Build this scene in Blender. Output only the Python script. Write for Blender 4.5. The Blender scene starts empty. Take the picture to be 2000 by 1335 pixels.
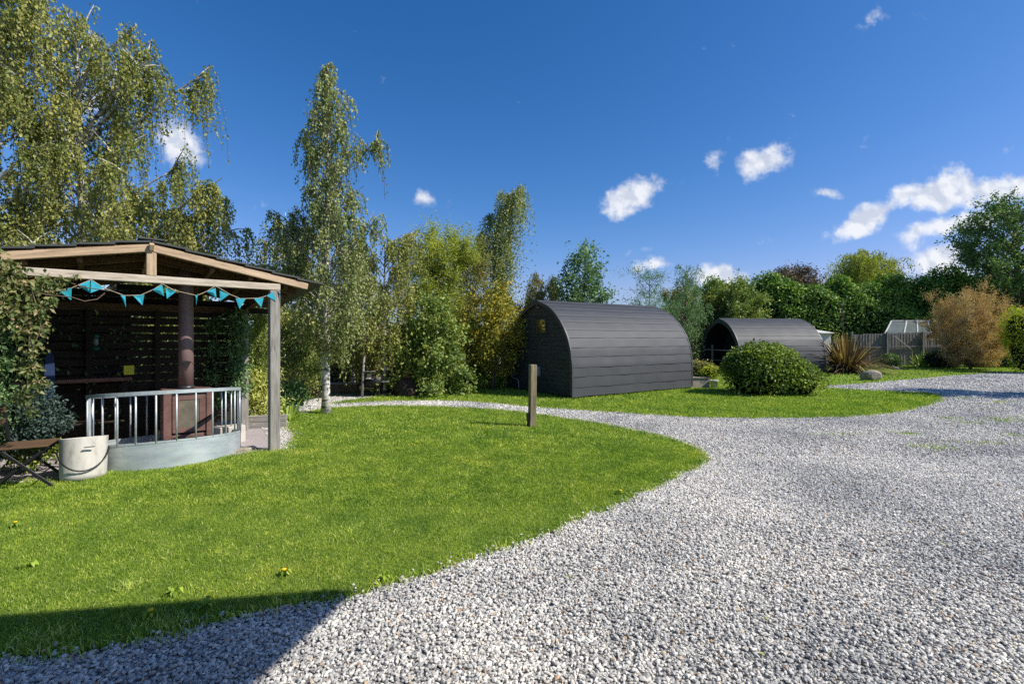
import bpy, math, zlib
import numpy as np
from mathutils import Vector, Matrix

# ------------------------------------------------------------------ camera, world, sun, exposure
scene = bpy.context.scene
C = scene.collection
F_PX, CX, HY, CAM_H = 940.0, 1000.0, 658.0, 1.6        # focal length / centre / horizon measured on the 2000 px photograph
cd = bpy.data.cameras.new("camera"); cam = bpy.data.objects.new("camera", cd); C.objects.link(cam)
cam.location = (0, 0, CAM_H); cam.rotation_euler = (math.radians(90), 0, 0)
cd.sensor_width = 36; cd.lens = 36 * F_PX / 2000; cd.shift_y = -(667.5 - HY) / 2000
cd.clip_start = 0.05; cd.clip_end = 2000
scene.camera = cam

SUN_DIR = Vector((0.705, -0.185, 0.684)).normalized()
SUN_EL = math.asin(SUN_DIR.z); SUN_AZ = math.atan2(SUN_DIR.x, SUN_DIR.y)
sl = bpy.data.lights.new("sun", 'SUN'); so = bpy.data.objects.new("sun", sl); C.objects.link(so)
sl.energy = 4.7; sl.angle = math.radians(0.53); sl.color = (1.0, 0.95, 0.87)
so.rotation_euler = (-SUN_DIR).to_track_quat('-Z', 'Y').to_euler()
so.location = (8, -4, 12)

scene.view_settings.view_transform = 'Standard'; scene.view_settings.look = 'None'
scene.view_settings.exposure = 0.45; scene.view_settings.gamma = 1.0
scene.cycles.max_bounces = 7; scene.cycles.diffuse_bounces = 3; scene.cycles.glossy_bounces = 3
scene.cycles.transmission_bounces = 6; scene.cycles.transparent_max_bounces = 6
scene.cycles.use_denoising = False

world = bpy.data.worlds.new("World"); scene.world = world; world.use_nodes = True
wn, wl = world.node_tree.nodes, world.node_tree.links
wn.clear()
def wnode(t, **k):
    n = wn.new(t)
    for a, b in k.items(): setattr(n, a, b)
    return n
sky = wnode('ShaderNodeTexSky', sky_type='NISHITA', sun_disc=False)
sky.sun_elevation = SUN_EL; sky.sun_rotation = SUN_AZ
sky.altitude = 0; sky.air_density = 1.0; sky.dust_density = 0.45; sky.ozone_density = 3.2
sp_ = wnode('ShaderNodeSeparateColor'); wl.new(sky.outputs[0], sp_.inputs[0])
hs = wnode('ShaderNodeCombineColor')          # a clear, deep (polarised looking) blue
for i_, (k_, p_) in enumerate(((.27, 1.88), (.645, 1.13), (1.09, 1.0))):
    pw = wnode('ShaderNodeMath', operation='POWER'); wl.new(sp_.outputs[i_], pw.inputs[0]); pw.inputs[1].default_value = p_
    ml = wnode('ShaderNodeMath', operation='MULTIPLY'); wl.new(pw.outputs[0], ml.inputs[0]); ml.inputs[1].default_value = k_
    if i_ == 0: red_ = ml
    else: wl.new(ml.outputs[0], hs.inputs[i_])
    if i_ == 1:
        lim = wnode('ShaderNodeMath', operation='MULTIPLY'); wl.new(ml.outputs[0], lim.inputs[0]); lim.inputs[1].default_value = .72
        mn = wnode('ShaderNodeMath', operation='SMOOTH_MIN'); wl.new(red_.outputs[0], mn.inputs[0]); wl.new(lim.outputs[0], mn.inputs[1]); mn.inputs[2].default_value = .3
        wl.new(mn.outputs[0], hs.inputs[0])
# small fair-weather clouds, as soft noisy patches of the sky by direction
tc = wnode('ShaderNodeTexCoord'); sx = wnode('ShaderNodeSeparateXYZ'); wl.new(tc.outputs['Generated'], sx.inputs[0])
ymx = wnode('ShaderNodeMath', operation='MAXIMUM'); wl.new(sx.outputs['Y'], ymx.inputs[0]); ymx.inputs[1].default_value = 0.02
du = wnode('ShaderNodeMath', operation='DIVIDE'); wl.new(sx.outputs['X'], du.inputs[0]); wl.new(ymx.outputs[0], du.inputs[1])
dv = wnode('ShaderNodeMath', operation='DIVIDE'); wl.new(sx.outputs['Z'], dv.inputs[0]); wl.new(ymx.outputs[0], dv.inputs[1])
uv = wnode('ShaderNodeCombineXYZ'); wl.new(du.outputs[0], uv.inputs[0]); wl.new(dv.outputs[0], uv.inputs[1])
# warp the coordinates
wz = wnode('ShaderNodeTexNoise'); wz.inputs['Scale'].default_value = 9; wz.inputs['Detail'].default_value = 5
wl.new(uv.outputs[0], wz.inputs['Vector'])
wsub = wnode('ShaderNodeVectorMath', operation='SUBTRACT'); wl.new(wz.outputs['Color'], wsub.inputs[0]); wsub.inputs[1].default_value = (.5, .5, .5)
wsc = wnode('ShaderNodeVectorMath', operation='SCALE'); wl.new(wsub.outputs[0], wsc.inputs[0]); wsc.inputs['Scale'].default_value = 0.07
wad = wnode('ShaderNodeVectorMath', operation='ADD'); wl.new(uv.outputs[0], wad.inputs[0]); wl.new(wsc.outputs[0], wad.inputs[1])
CLOUDS = [  # px, py, half width, half height, rotation deg, density
    (352, 280, 52, 44, 0, .95), (205, 185, 80, 70, 30, .6), (232, 215, 40, 30, 0, .5),
    (831, 389, 32, 24, 0, .75), (887, 392, 17, 12, 0, .35), (1173, 326, 16, 14, 40, .3),
    (1238, 384, 58, 30, 20, .95), (1215, 398, 34, 26, 30, .5), (1398, 318, 24, 20, 10, .7), (1485, 315, 56, 34, 25, .9), (1465, 345, 26, 16, 30, .4),
    (1610, 374, 42, 14, 0, .7), (1262, 524, 44, 18, 10, .75), (1235, 500, 40, 10, 25, .5), (1405, 548, 50, 22, 0, 1.1),
    (1835, 374, 92, 34, 10, 1.15), (1700, 424, 78, 24, 24, 1.05), (1965, 358, 76, 27, 12, 1.05),
    (1850, 441, 112, 18, 15, 1.0), (1930, 425, 50, 20, 10, .8), (1822, 508, 72, 28, 8, 1.0), (1885, 540, 100, 20, 0, .85), (1700, 535, 60, 10, 0, .3),
    (1712, 30, 34, 26, 50, .45), (1780, 35, 46, 10, 30, .25),
    (815, 470, 30, 30, 60, .5), (895, 470, 20, 10, 0, .3), (1620, 535, 40, 12, 0, .45), (60, 560, 60, 30, 0, .6)]
acc = None
for (px, py, a, b, rot, den) in CLOUDS:
    mp = wnode('ShaderNodeMapping', vector_type='TEXTURE')
    mp.inputs['Location'].default_value = ((px - CX) / F_PX, (HY - py) / F_PX, 0)
    mp.inputs['Rotation'].default_value = (0, 0, math.radians(rot))
    mp.inputs['Scale'].default_value = (1.75 * a / F_PX, 1.75 * b / F_PX, 1)
    wl.new(wad.outputs[0], mp.inputs[0])
    ln = wnode('ShaderNodeVectorMath', operation='LENGTH'); wl.new(mp.outputs[0], ln.inputs[0])
    mr = wnode('ShaderNodeMapRange'); mr.inputs['From Min'].default_value = 1; mr.inputs['From Max'].default_value = 0.1
    mr.inputs['To Min'].default_value = 0; mr.inputs['To Max'].default_value = den
    wl.new(ln.outputs['Value'], mr.inputs['Value'])
    if acc is None: acc = mr.outputs[0]
    else:
        mx = wnode('ShaderNodeMath', operation='SMOOTH_MAX'); mx.inputs[2].default_value = .15
        wl.new(acc, mx.inputs[0]); wl.new(mr.outputs[0], mx.inputs[1]); acc = mx.outputs[0]
cn = wnode('ShaderNodeTexNoise'); cn.inputs['Scale'].default_value = 16; cn.inputs['Detail'].default_value = 9; cn.inputs['Roughness'].default_value = .62
wl.new(uv.outputs[0], cn.inputs['Vector'])
cm = wnode('ShaderNodeMath', operation='MULTIPLY_ADD'); wl.new(cn.outputs['Fac'], cm.inputs[0]); cm.inputs[1].default_value = 1.5; cm.inputs[2].default_value = -1.02
ca = wnode('ShaderNodeMath', operation='ADD'); wl.new(acc, ca.inputs[0]); wl.new(cm.outputs[0], ca.inputs[1])
cr = wnode('ShaderNodeMapRange', interpolation_type='SMOOTHSTEP'); cr.inputs['From Min'].default_value = 0.06; cr.inputs['From Max'].default_value = .55
wl.new(ca.outputs[0], cr.inputs['Value'])
gate = wnode('ShaderNodeMath', operation='GREATER_THAN'); wl.new(sx.outputs['Y'], gate.inputs[0]); gate.inputs[1].default_value = .05
gm = wnode('ShaderNodeMath', operation='MULTIPLY'); wl.new(cr.outputs[0], gm.inputs[0]); wl.new(gate.outputs[0], gm.inputs[1])
gm2 = wnode('ShaderNodeMath', operation='MULTIPLY'); wl.new(gm.outputs[0], gm2.inputs[0]); gm2.inputs[1].default_value = .93
# cloud tone: lit upper right and greyer far sides painted in by embossed noise
cn2 = wnode('ShaderNodeTexNoise'); cn2.inputs['Scale'].default_value = 22; cn2.inputs['Detail'].default_value = 5; wl.new(wad.outputs[0], cn2.inputs['Vector'])
shf = wnode('ShaderNodeVectorMath', operation='ADD'); wl.new(wad.outputs[0], shf.inputs[0]); shf.inputs[1].default_value = (.010, .016, 0)
cn3 = wnode('ShaderNodeTexNoise'); cn3.inputs['Scale'].default_value = 22; cn3.inputs['Detail'].default_value = 5; wl.new(shf.outputs[0], cn3.inputs['Vector'])
emb = wnode('ShaderNodeMath', operation='SUBTRACT'); wl.new(cn2.outputs['Fac'], emb.inputs[0]); wl.new(cn3.outputs['Fac'], emb.inputs[1])
em2 = wnode('ShaderNodeMath', operation='MULTIPLY_ADD'); wl.new(emb.outputs[0], em2.inputs[0]); em2.inputs[1].default_value = 1.5; em2.inputs[2].default_value = .52
cramp = wnode('ShaderNodeValToRGB'); wl.new(em2.outputs[0], cramp.inputs[0])
cramp.color_ramp.elements[0].position = .35; cramp.color_ramp.elements[0].color = (5.0, 5.4, 6.3, 1)
cramp.color_ramp.elements[1].position = .6; cramp.color_ramp.elements[1].color = (7.2, 7.3, 7.6, 1)
cmix = wnode('ShaderNodeMix', data_type='RGBA'); wl.new(gm2.outputs[0], cmix.inputs['Factor'])
wl.new(hs.outputs[0], cmix.inputs[6]); wl.new(cramp.outputs[0], cmix.inputs[7])
bg = wnode('ShaderNodeBackground'); bg.inputs['Strength'].default_value = 0.095; wl.new(cmix.outputs[2], bg.inputs['Color'])
wo = wnode('ShaderNodeOutputWorld'); wl.new(bg.outputs[0], wo.inputs[0])

# ------------------------------------------------------------------ helpers
rng = np.random.default_rng(11)
def X(px, d): return (px - CX) / F_PX * d
def Zh(py, d): return CAM_H - (py - HY) / F_PX * d
def S(px, py, d): return Vector((X(px, d), d, Zh(py, d)))
def G(px, py):
    d = CAM_H * F_PX / (py - HY); return Vector((X(px, d), d, 0))
def U(a, b): return float(rng.uniform(a, b))

def tag(o, label=None, cat=None, group=None, kind=None):
    if label: o['label'] = label
    if cat: o['category'] = cat
    if group: o['group'] = group
    if kind: o['kind'] = kind
    return o
def empty(name, loc=(0, 0, 0), rz=0, label=None, cat=None, group=None):
    o = bpy.data.objects.new(name, None); C.objects.link(o)
    o.location = loc; o.rotation_euler = (0, 0, rz); o.empty_display_size = .2
    return tag(o, label, cat, group)
def mesh_np(name, V, faces, mat, parent=None, smooth=False, attrs=None, origin=None):
    """V (n,3); faces: (m,k) int array, or a list of such arrays / lists"""
    V = np.asarray(V, dtype=np.float32)
    if origin is not None: V = V - np.asarray(origin, dtype=np.float32)
    me = bpy.data.meshes.new(name)
    if isinstance(faces, np.ndarray): groups = [faces]
    else:
        by = {}
        for f in faces: by.setdefault(len(f), []).append(f)
        groups = [np.array(v, dtype=np.int32) for v in by.values()]
    flat = np.concatenate([g.reshape(-1) for g in groups]).astype(np.int32)
    tot = np.concatenate([np.full(len(g), g.shape[1], dtype=np.int32) for g in groups])
    st = np.concatenate([[0], np.cumsum(tot)[:-1]]).astype(np.int32)
    me.vertices.add(len(V)); me.vertices.foreach_set('co', V.reshape(-1))
    me.loops.add(len(flat)); me.loops.foreach_set('vertex_index', flat)
    me.polygons.add(len(tot)); me.polygons.foreach_set('loop_start', st); me.polygons.foreach_set('loop_total', tot)
    me.polygons.foreach_set('use_smooth', np.full(len(tot), bool(smooth)))
    me.update(calc_edges=True)
    for k, a in (attrs or {}).items():
        a = np.asarray(a, dtype=np.float32)
        if a.ndim == 1:
            at = me.attributes.new(k, 'FLOAT', 'POINT'); at.data.foreach_set('value', a)
        else:
            at = me.attributes.new(k, 'FLOAT_VECTOR', 'POINT'); at.data.foreach_set('vector', a.reshape(-1))
    if mat: me.materials.append(mat)
    o = bpy.data.objects.new(name, me); C.objects.link(o)
    if parent is not None: o.parent = parent
    if origin is not None: o.location = origin
    return o
class MB:
    """collects solids; every vertex carries bc = (metres along the piece, around, random)"""
    def __init__(s): s.v = []; s.f = []; s.b = []
    def add(s, vs, fs, bc=None):
        n = len(s.v); r = U(0, 50)
        s.v += [tuple(v) for v in vs]
        s.b += [(b[0] + r, b[1], r) for b in (bc or [(0, 0)] * len(vs))]
        s.f += [tuple(i + n for i in f) for f in fs]
        return s
    def frame(s, c, ax, ay, az, sx, sy, sz, bev=.006, taper=1.0):
        """box centred at c, axes ax ay az (unit), full sizes; long side = x; chamfered ends"""
        c, ax, ay, az = Vector(c), Vector(ax), Vector(ay), Vector(az)
        hx, hy, hz = sx / 2, sy / 2, sz / 2; b = min(bev, hx * .4, hy * .4, hz * .4)
        vs, bc = [], []
        prof = [(-hy + b, -hz), (hy - b, -hz), (hy, -hz + b), (hy, hz - b), (hy - b, hz), (-hy + b, hz), (-hy, hz - b), (-hy, -hz + b)]
        k = len(prof)
        for (x, q) in ((-hx, 1 - b / max(hy, hz)), (-hx + b, 1), (hx - b, 1), (hx, 1 - b / max(hy, hz))):
            t = 1 if x < 0 else taper
            for (y, z) in prof:
                vs.append(c + ax * x + ay * (y * q * t) + az * (z * q * t)); bc.append((x, y + z * 1.7))
        fs = [tuple(range(k))[::-1], tuple(range(3 * k, 4 * k))]
        for r in range(3):
            for i in range(k):
                j = (i + 1) % k; fs.append((r * k + i, r * k + j, (r + 1) * k + j, (r + 1) * k + i))
        return s.add(vs, fs, bc)
    def box(s, x0, x1, y0, y1, z0, z1, bev=.006):
        d = sorted([(x1 - x0, 0), (y1 - y0, 1), (z1 - z0, 2)], reverse=True)
        E = [Vector((1, 0, 0)), Vector((0, 1, 0)), Vector((0, 0, 1))]
        a, b_, c_ = d[0][1], d[1][1], d[2][1]
        A, B_, = E[a], E[b_]; Cc = A.cross(B_)
        return s.frame(((x0 + x1) / 2, (y0 + y1) / 2, (z0 + z1) / 2), A, B_, Cc, d[0][0], d[1][0], d[2][0], bev)
    def beam(s, p, q, w, h, up=(0, 0, 1), bev=.006):
        p, q = Vector(p), Vector(q); ax = (q - p); L = ax.length; ax.normalize()
        up = Vector(up)
        if abs(ax.dot(up)) > .98: up = Vector((0, 1, 0)) if abs(ax.y) < .9 else Vector((1, 0, 0))
        ay = up.cross(ax).normalized(); az = ax.cross(ay)
        return s.frame((p + q) / 2, ax, ay, az, L, w, h, bev)
    def tube(s, pts, rad, n=8, cap=True):
        pts = [Vector(p) for p in pts]
        if not hasattr(rad, '__len__'): rad = [rad] * len(pts)
        vs, bc, fs = [], [], []; L = 0; prev = None
        for i, p in enumerate(pts):
            t = (pts[min(i + 1, len(pts) - 1)] - pts[max(i - 1, 0)])
            if t.length < 1e-9: t = Vector((0, 0, 1))
            t.normalize()
            if prev is None:
                a = t.orthogonal().normalized()
            else:
                a = prev - t * prev.dot(t)
                a = a.normalized() if a.length > 1e-6 else t.orthogonal().normalized()
            prev = a; b = t.cross(a)
            if i: L += (p - pts[i - 1]).length
            for k in range(n):
                an = 2 * math.pi * k / n
                vs.append(p + (a * math.cos(an) + b * math.sin(an)) * rad[i]); bc.append((L, math.sin(an / 2) * rad[i] * 3))
        for i in range(len(pts) - 1):
            for k in range(n):
                j = (k + 1) % n; fs.append((i * n + k, i * n + j, (i + 1) * n + j, (i + 1) * n + k))
        if cap:
            fs.append(tuple(range(n))[::-1]); fs.append(tuple(range((len(pts) - 1) * n, len(pts) * n)))
        return s.add(vs, fs, bc)
    def lathe(s, c, prof, n=32, cap0=True, cap1=True, sx=1, sy=1, tilt=None):
        c = Vector(c); vs, bc, fs = [], [], []
        for (r, z) in prof:
            for k in range(n):
                an = 2 * math.pi * k / n
                p = Vector((r * math.cos(an) * sx, r * math.sin(an) * sy, z))
                if tilt: p = tilt @ p
                vs.append(c + p); bc.append((z, an))
        for i in range(len(prof) - 1):
            for k in range(n):
                j = (k + 1) % n; fs.append((i * n + k, i * n + j, (i + 1) * n + j, (i + 1) * n + k))
        if cap0: fs.append(tuple(range(n))[::-1])
        if cap1: fs.append(tuple(range((len(prof) - 1) * n, len(prof) * n)))
        return s.add(vs, fs, bc)
    def build(s, name, mat, parent=None, smooth=False, label=None, world=False):
        V = np.array(s.v, dtype=np.float32)
        inv = None
        if parent is not None and not world:
            m = parent.matrix_basis.inverted()
            if parent.parent: m = m @ parent.parent.matrix_basis.inverted()
            M4 = np.array(m); V = V @ M4[:3, :3].T + M4[:3, 3]
        o = mesh_np(name, V, s.f, mat, parent, smooth, {'bc': np.array(s.b)})
        if label: o['label'] = label
        return o

# ------------------------------------------------------------------ materials
MATS = {}
def newmat(name):
    m = bpy.data.materials.new(name); m.use_nodes = True
    n, l = m.node_tree.nodes, m.node_tree.links
    return m, n, l, n['Principled BSDF'], n['Material Output']
def ramp(n, l, src, stops):
    r = n.new('ShaderNodeValToRGB'); l.new(src, r.inputs[0]); e = r.color_ramp.elements
    while len(e) < len(stops): e.new(.5)
    for i, (p, c) in enumerate(stops): e[i].position = p; e[i].color = (*c, 1)
    return r.outputs[0]
def noise(n, l, vec, scale, detail=4, rough=.55):
    t = n.new('ShaderNodeTexNoise'); t.inputs['Scale'].default_value = scale; t.inputs['Detail'].default_value = detail; t.inputs['Roughness'].default_value = rough
    if vec is not None: l.new(vec, t.inputs['Vector'])
    return t.outputs['Fac']
def mapping(n, l, src, scale):
    m = n.new('ShaderNodeMapping'); m.inputs['Scale'].default_value = scale; l.new(src, m.inputs[0]); return m.outputs[0]
def attr(n, name, out='Fac'):
    a = n.new('ShaderNodeAttribute'); a.attribute_name = name; return a.outputs[out]
def geo(n): return n.new('ShaderNodeNewGeometry').outputs['Position']
def bump(n, l, src, p, strength=.3, dist=.01):
    b = n.new('ShaderNodeBump'); b.inputs['Strength'].default_value = strength; b.inputs['Distance'].default_value = dist
    l.new(src, b.inputs['Height']); l.new(b.outputs[0], p.inputs['Normal']); return b
def mixc(n, l, fac, a, b, mode='MIX'):
    m = n.new('ShaderNodeMix'); m.data_type = 'RGBA'; m.blend_type = mode
    for sock, v in ((m.inputs['Factor'], fac), (m.inputs[6], a), (m.inputs[7], b)):
        if hasattr(v, 'default_value') or hasattr(v, 'is_linked'): l.new(v, sock)
        elif isinstance(v, (int, float)): sock.default_value = v
        else: sock.default_value = (*v, 1)
    return m.outputs[2]

def wood(name, stops, rough=.8, grain=1.0, bumpd=.004, knots=True):
    m, n, l, p, o = newmat(name)
    v = attr(n, 'bc', 'Vector')
    g = noise(n, l, mapping(n, l, v, (2.2, 70 * grain, .3)), 1.0, 6, .65)
    g2 = noise(n, l, mapping(n, l, v, (.9, 9, 1)), 1.0, 3)
    a = n.new('ShaderNodeMath'); a.operation = 'MULTIPLY_ADD'; l.new(g, a.inputs[0]); a.inputs[1].default_value = .6
    b = n.new('ShaderNodeMath'); b.operation = 'MULTIPLY'; l.new(g2, b.inputs[0]); b.inputs[1].default_value = .4; l.new(b.outputs[0], a.inputs[2])
    c = ramp(n, l, a.outputs[0], stops)
    if knots:
        vo = n.new('ShaderNodeTexVoronoi'); vo.inputs['Scale'].default_value = 1; l.new(mapping(n, l, v, (2.6, 8, 1)), vo.inputs['Vector'])
        k = n.new('ShaderNodeMapRange'); k.inputs['From Min'].default_value = .05; k.inputs['From Max'].default_value = .16
        k.inputs['To Min'].default_value = .35; k.inputs['To Max'].default_value = 1; l.new(vo.outputs['Distance'], k.inputs[0])
        cc = n.new('ShaderNodeCombineColor'); [l.new(k.outputs[0], cc.inputs[i]) for i in range(3)]
        c = mixc(n, l, .8, c, cc.outputs[0], 'MULTIPLY')
    st = noise(n, l, mapping(n, l, v, (3.0, 14, 1)), 1.0, 5, .7)
    c = mixc(n, l, .85, c, ramp(n, l, st, [(.3, (.48, .46, .44)), (.48, (.92, .9, .88)), (.7, (1.2, 1.2, 1.2))]), 'MULTIPLY')
    l.new(c, p.inputs['Base Color']); p.inputs['Roughness'].default_value = rough
    p.inputs['Specular IOR Level'].default_value = .25
    bump(n, l, g, p, .5, bumpd)
    return m
def simple(name, col, rough=.6, metal=0, var=.25, scale=12, bumps=.2, bd=.003, spec=.4, dark=.5):
    m, n, l, p, o = newmat(name)
    f = noise(n, l, geo(n), scale, 6, .6)
    c = ramp(n, l, f, [(.3, tuple(x * (1 - var) for x in col)), (.7, tuple(min(1, x * (1 + var)) for x in col))])
    l.new(c, p.inputs['Base Color']); p.inputs['Roughness'].default_value = rough; p.inputs['Metallic'].default_value = metal
    p.inputs['Specular IOR Level'].default_value = spec
    if bumps: bump(n, l, noise(n, l, geo(n), scale * 6, 4), p, bumps, bd)
    return m
def leafmat(name, stops, trans=.35, rough=.45, spec=.35):
    stops = [(p_, tuple(min(.62, x * 2.3) for x in c_)) for p_, c_ in stops]; spec = min(spec, .3); rough = max(rough, .5)
    m, n, l, p, o = newmat(name)
    r = attr(n, 'rnd')
    c = ramp(n, l, r, stops)
    c = mixc(n, l, .35, c, ramp(n, l, noise(n, l, geo(n), 1.3, 2), [(.3, (.55, .6, .5)), (.7, (1.25, 1.2, 1.1))]), 'MULTIPLY')
    l.new(c, p.inputs['Base Color']); p.inputs['Roughness'].default_value = rough; p.inputs['Specular IOR Level'].default_value = spec
    t = n.new('ShaderNodeBsdfTranslucent')
    tcx = mixc(n, l, 1.0, c, (1.25, 1.35, .6), 'MULTIPLY'); l.new(tcx, t.inputs[0])
    mx = n.new('ShaderNodeMixShader'); mx.inputs[0].default_value = trans
    l.new(p.outputs[0], mx.inputs[1]); l.new(t.outputs[0], mx.inputs[2]); l.new(mx.outputs[0], o.inputs[0])
    return m

M = {}
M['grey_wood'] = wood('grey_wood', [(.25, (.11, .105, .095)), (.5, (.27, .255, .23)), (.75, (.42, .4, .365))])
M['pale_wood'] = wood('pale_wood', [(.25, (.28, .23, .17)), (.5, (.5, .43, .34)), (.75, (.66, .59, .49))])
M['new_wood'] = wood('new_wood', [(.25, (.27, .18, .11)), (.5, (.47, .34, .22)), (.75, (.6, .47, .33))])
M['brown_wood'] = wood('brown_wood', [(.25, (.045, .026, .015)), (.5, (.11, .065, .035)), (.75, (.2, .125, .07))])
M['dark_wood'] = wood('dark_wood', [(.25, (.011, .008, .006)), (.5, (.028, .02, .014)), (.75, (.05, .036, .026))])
M['green_post'] = wood('green_post', [(.25, (.1, .085, .05)), (.5, (.24, .2, .12)), (.75, (.4, .34, .22))])
M['fence_wood'] = wood('fence_wood', [(.25, (.1, .095, .085)), (.5, (.21, .2, .18)), (.75, (.34, .32, .28))])
M['slat_red'] = wood('slat_red', [(.25, (.09, .04, .03)), (.5, (.2, .1, .07)), (.75, (.3, .17, .12))])
def galv():
    m, n, l, p, o = newmat('galvanised_steel')
    v = n.new('ShaderNodeTexVoronoi'); v.inputs['Scale'].default_value = 38; l.new(geo(n), v.inputs['Vector'])
    s = noise(n, l, mapping(n, l, geo(n), (3, 3, 9)), 1, 5)
    c = ramp(n, l, s, [(.3, (.36, .4, .42)), (.55, (.52, .57, .58)), (.75, (.66, .69, .68))])
    c = mixc(n, l, .09, c, v.outputs['Color'], 'SOFT_LIGHT')
    l.new(c, p.inputs['Base Color']); p.inputs['Metallic'].default_value = .45
    r = ramp(n, l, s, [(.3, (.62,) * 3), (.7, (.42,) * 3)]); l.new(r, p.inputs['Roughness'])
    return m
M['galv'] = galv()
M['black_metal'] = simple('black_metal', (.018, .018, .02), .45, .3, .3, 20, .1)
M['stove'] = simple('stove_red_oxide', (.16, .085, .07), .55, .1, .3, 9, .25)
M['stove_rust'] = simple('stove_rust', (.22, .075, .03), .8, 0, .4, 16, .3)
M['flue'] = simple('flue_enamel', (.21, .13, .125), .5, .05, .15, 5, .05)
M['stove_glass'] = simple('sooty_glass', (.13, .115, .085), .25, 0, .35, 7, 0)
M['dark_steel'] = simple('dark_steel', (.06, .065, .075), .4, .5, .3, 15, .1)
def bucketmat():
    m, n, l, p, o = newmat('cream_tub')
    s = noise(n, l, mapping(n, l, geo(n), (10, 10, 4)), 1, 7, .65)
    c = ramp(n, l, s, [(.25, (.28, .26, .22)), (.45, (.48, .45, .39)), (.7, (.6, .57, .5))])
    l.new(c, p.inputs['Base Color']); p.inputs['Roughness'].default_value = .75; bump(n, l, s, p, .35, .006); return m
M['tub'] = bucketmat()
M['teal'] = simple('teal_cloth', (.02, .30, .38), .85, 0, .15, 30, .2, .001)
M['twine'] = simple('twine', (.45, .36, .24), .9)
def felt():
    m, n, l, p, o = newmat('roof_felt')
    s = noise(n, l, geo(n), 130, 3); s2 = noise(n, l, geo(n), 3, 3)
    c = ramp(n, l, s, [(.3, (.018, .022, .02)), (.7, (.05, .058, .052))])
    c = mixc(n, l, .4, c, ramp(n, l, s2, [(.3, (.6, .6, .6)), (.7, (1.3, 1.35, 1.25))]), 'MULTIPLY')
    l.new(c, p.inputs['Base Color']); p.inputs['Roughness'].default_value = .7; bump(n, l, s, p, .4, .002); return m
M['felt'] = felt()
def shingle():
    m, n, l, p, o = newmat('pod_shingle')
    v = attr(n, 'bc', 'Vector')
    s = noise(n, l, geo(n), 90, 4, .7)
    s2 = noise(n, l, mapping(n, l, v, (5, .7, 1)), 1, 4)
    c = ramp(n, l, s, [(.25, (.034, .036, .040)), (.75, (.064, .067, .072))])
    c = mixc(n, l, .5, c, ramp(n, l, s2, [(.3, (.8, .8, .8)), (.7, (1.15, 1.15, 1.16))]), 'MULTIPLY')
    # narrow butt joints between the sheets
    wv = n.new('ShaderNodeSeparateXYZ'); l.new(v, wv.inputs[0])
    fr = n.new('ShaderNodeMath'); fr.operation = 'FRACT'; l.new(wv.outputs[0], fr.inputs[0])
    lt = n.new('ShaderNodeMath'); lt.operation = 'LESS_THAN'; l.new(fr.outputs[0], lt.inputs[0]); lt.inputs[1].default_value = .008
    c = mixc(n, l, lt.outputs[0], c, (.04, .04, .045))
    l.new(c, p.inputs['Base Color']); p.inputs['Roughness'].default_value = .62; p.inputs['Specular IOR Level'].default_value = .4
    bump(n, l, s, p, .35, .003); return m
M['shingle'] = shingle()
M['pod_board'] = wood('pod_board', [(.25, (.03, .033, .036)), (.5, (.05, .054, .058)), (.75, (.07, .074, .078))], .6, 1, .002, False)
M['pod_trim'] = simple('pod_trim', (.05, .052, .056), .5, 0, .2, 15, .1)
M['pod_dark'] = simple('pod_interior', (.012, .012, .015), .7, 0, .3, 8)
def glass(name, col=(.02, .022, .02)):
    m, n, l, p, o = newmat(name)
    p.inputs['Base Color'].default_value = (*col, 1); p.inputs['Roughness'].default_value = .04; p.inputs['Specular IOR Level'].default_value = 1.0
    p.inputs['Coat Weight'].default_value = 1.0; p.inputs['Coat Roughness'].default_value = .03; p.inputs['IOR'].default_value = 1.9; return m
M['glass'] = glass('window_glass')
M['ghglass'] = simple('dusty_glass', (.12, .14, .12), .15, 0, .25, 3, 0)
M['white'] = simple('white_paint', (.62, .6, .56), .6, 0, .12, 9, .1)
M['grey_pipe'] = simple('grey_plastic', (.24, .25, .27), .4, 0, .1)
M['stone'] = simple('sandstone', (.3, .26, .2), .9, 0, .4, 7, .8, .02)
def brick(name, c1, c2, mortar, sc=1):
    m, n, l, p, o = newmat(name)
    b = n.new('ShaderNodeTexBrick'); b.inputs['Color1'].default_value = (*c1, 1); b.inputs['Color2'].default_value = (*c2, 1)
    b.inputs['Mortar'].default_value = (*mortar, 1); b.inputs['Scale'].default_value = 1
    b.inputs['Brick Width'].default_value = .23 * sc; b.inputs['Row Height'].default_value = .078 * sc; b.inputs['Mortar Size'].default_value = .009
    sp = n.new('ShaderNodeSeparateXYZ'); l.new(geo(n), sp.inputs[0])
    ad = n.new('ShaderNodeMath'); l.new(sp.outputs[0], ad.inputs[0]); l.new(sp.outputs[1], ad.inputs[1])
    cb = n.new('ShaderNodeCombineXYZ'); l.new(ad.outputs[0], cb.inputs[0]); l.new(sp.outputs[2], cb.inputs[1]); l.new(cb.outputs[0], b.inputs['Vector'])
    c = mixc(n, l, .5, b.outputs['Color'], ramp(n, l, noise(n, l, geo(n), 9, 6), [(.3, (.55, .55, .55)), (.7, (1.4, 1.4, 1.4))]), 'MULTIPLY')
    l.new(c, p.inputs['Base Color']); p.inputs['Roughness'].default_value = .9; bump(n, l, b.outputs['Fac'], p, -.5, .01); return m
M['pale_brick'] = brick('pale_brick', (.42, .3, .24), (.5, .42, .34), (.4, .37, .32))
M['red_brick'] = brick('red_brick', (.16, .09, .05), (.22, .13, .07), (.15, .12, .09))
M['render'] = simple('render', (.5, .46, .4), .9, 0, .12, 5, .3)
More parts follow.
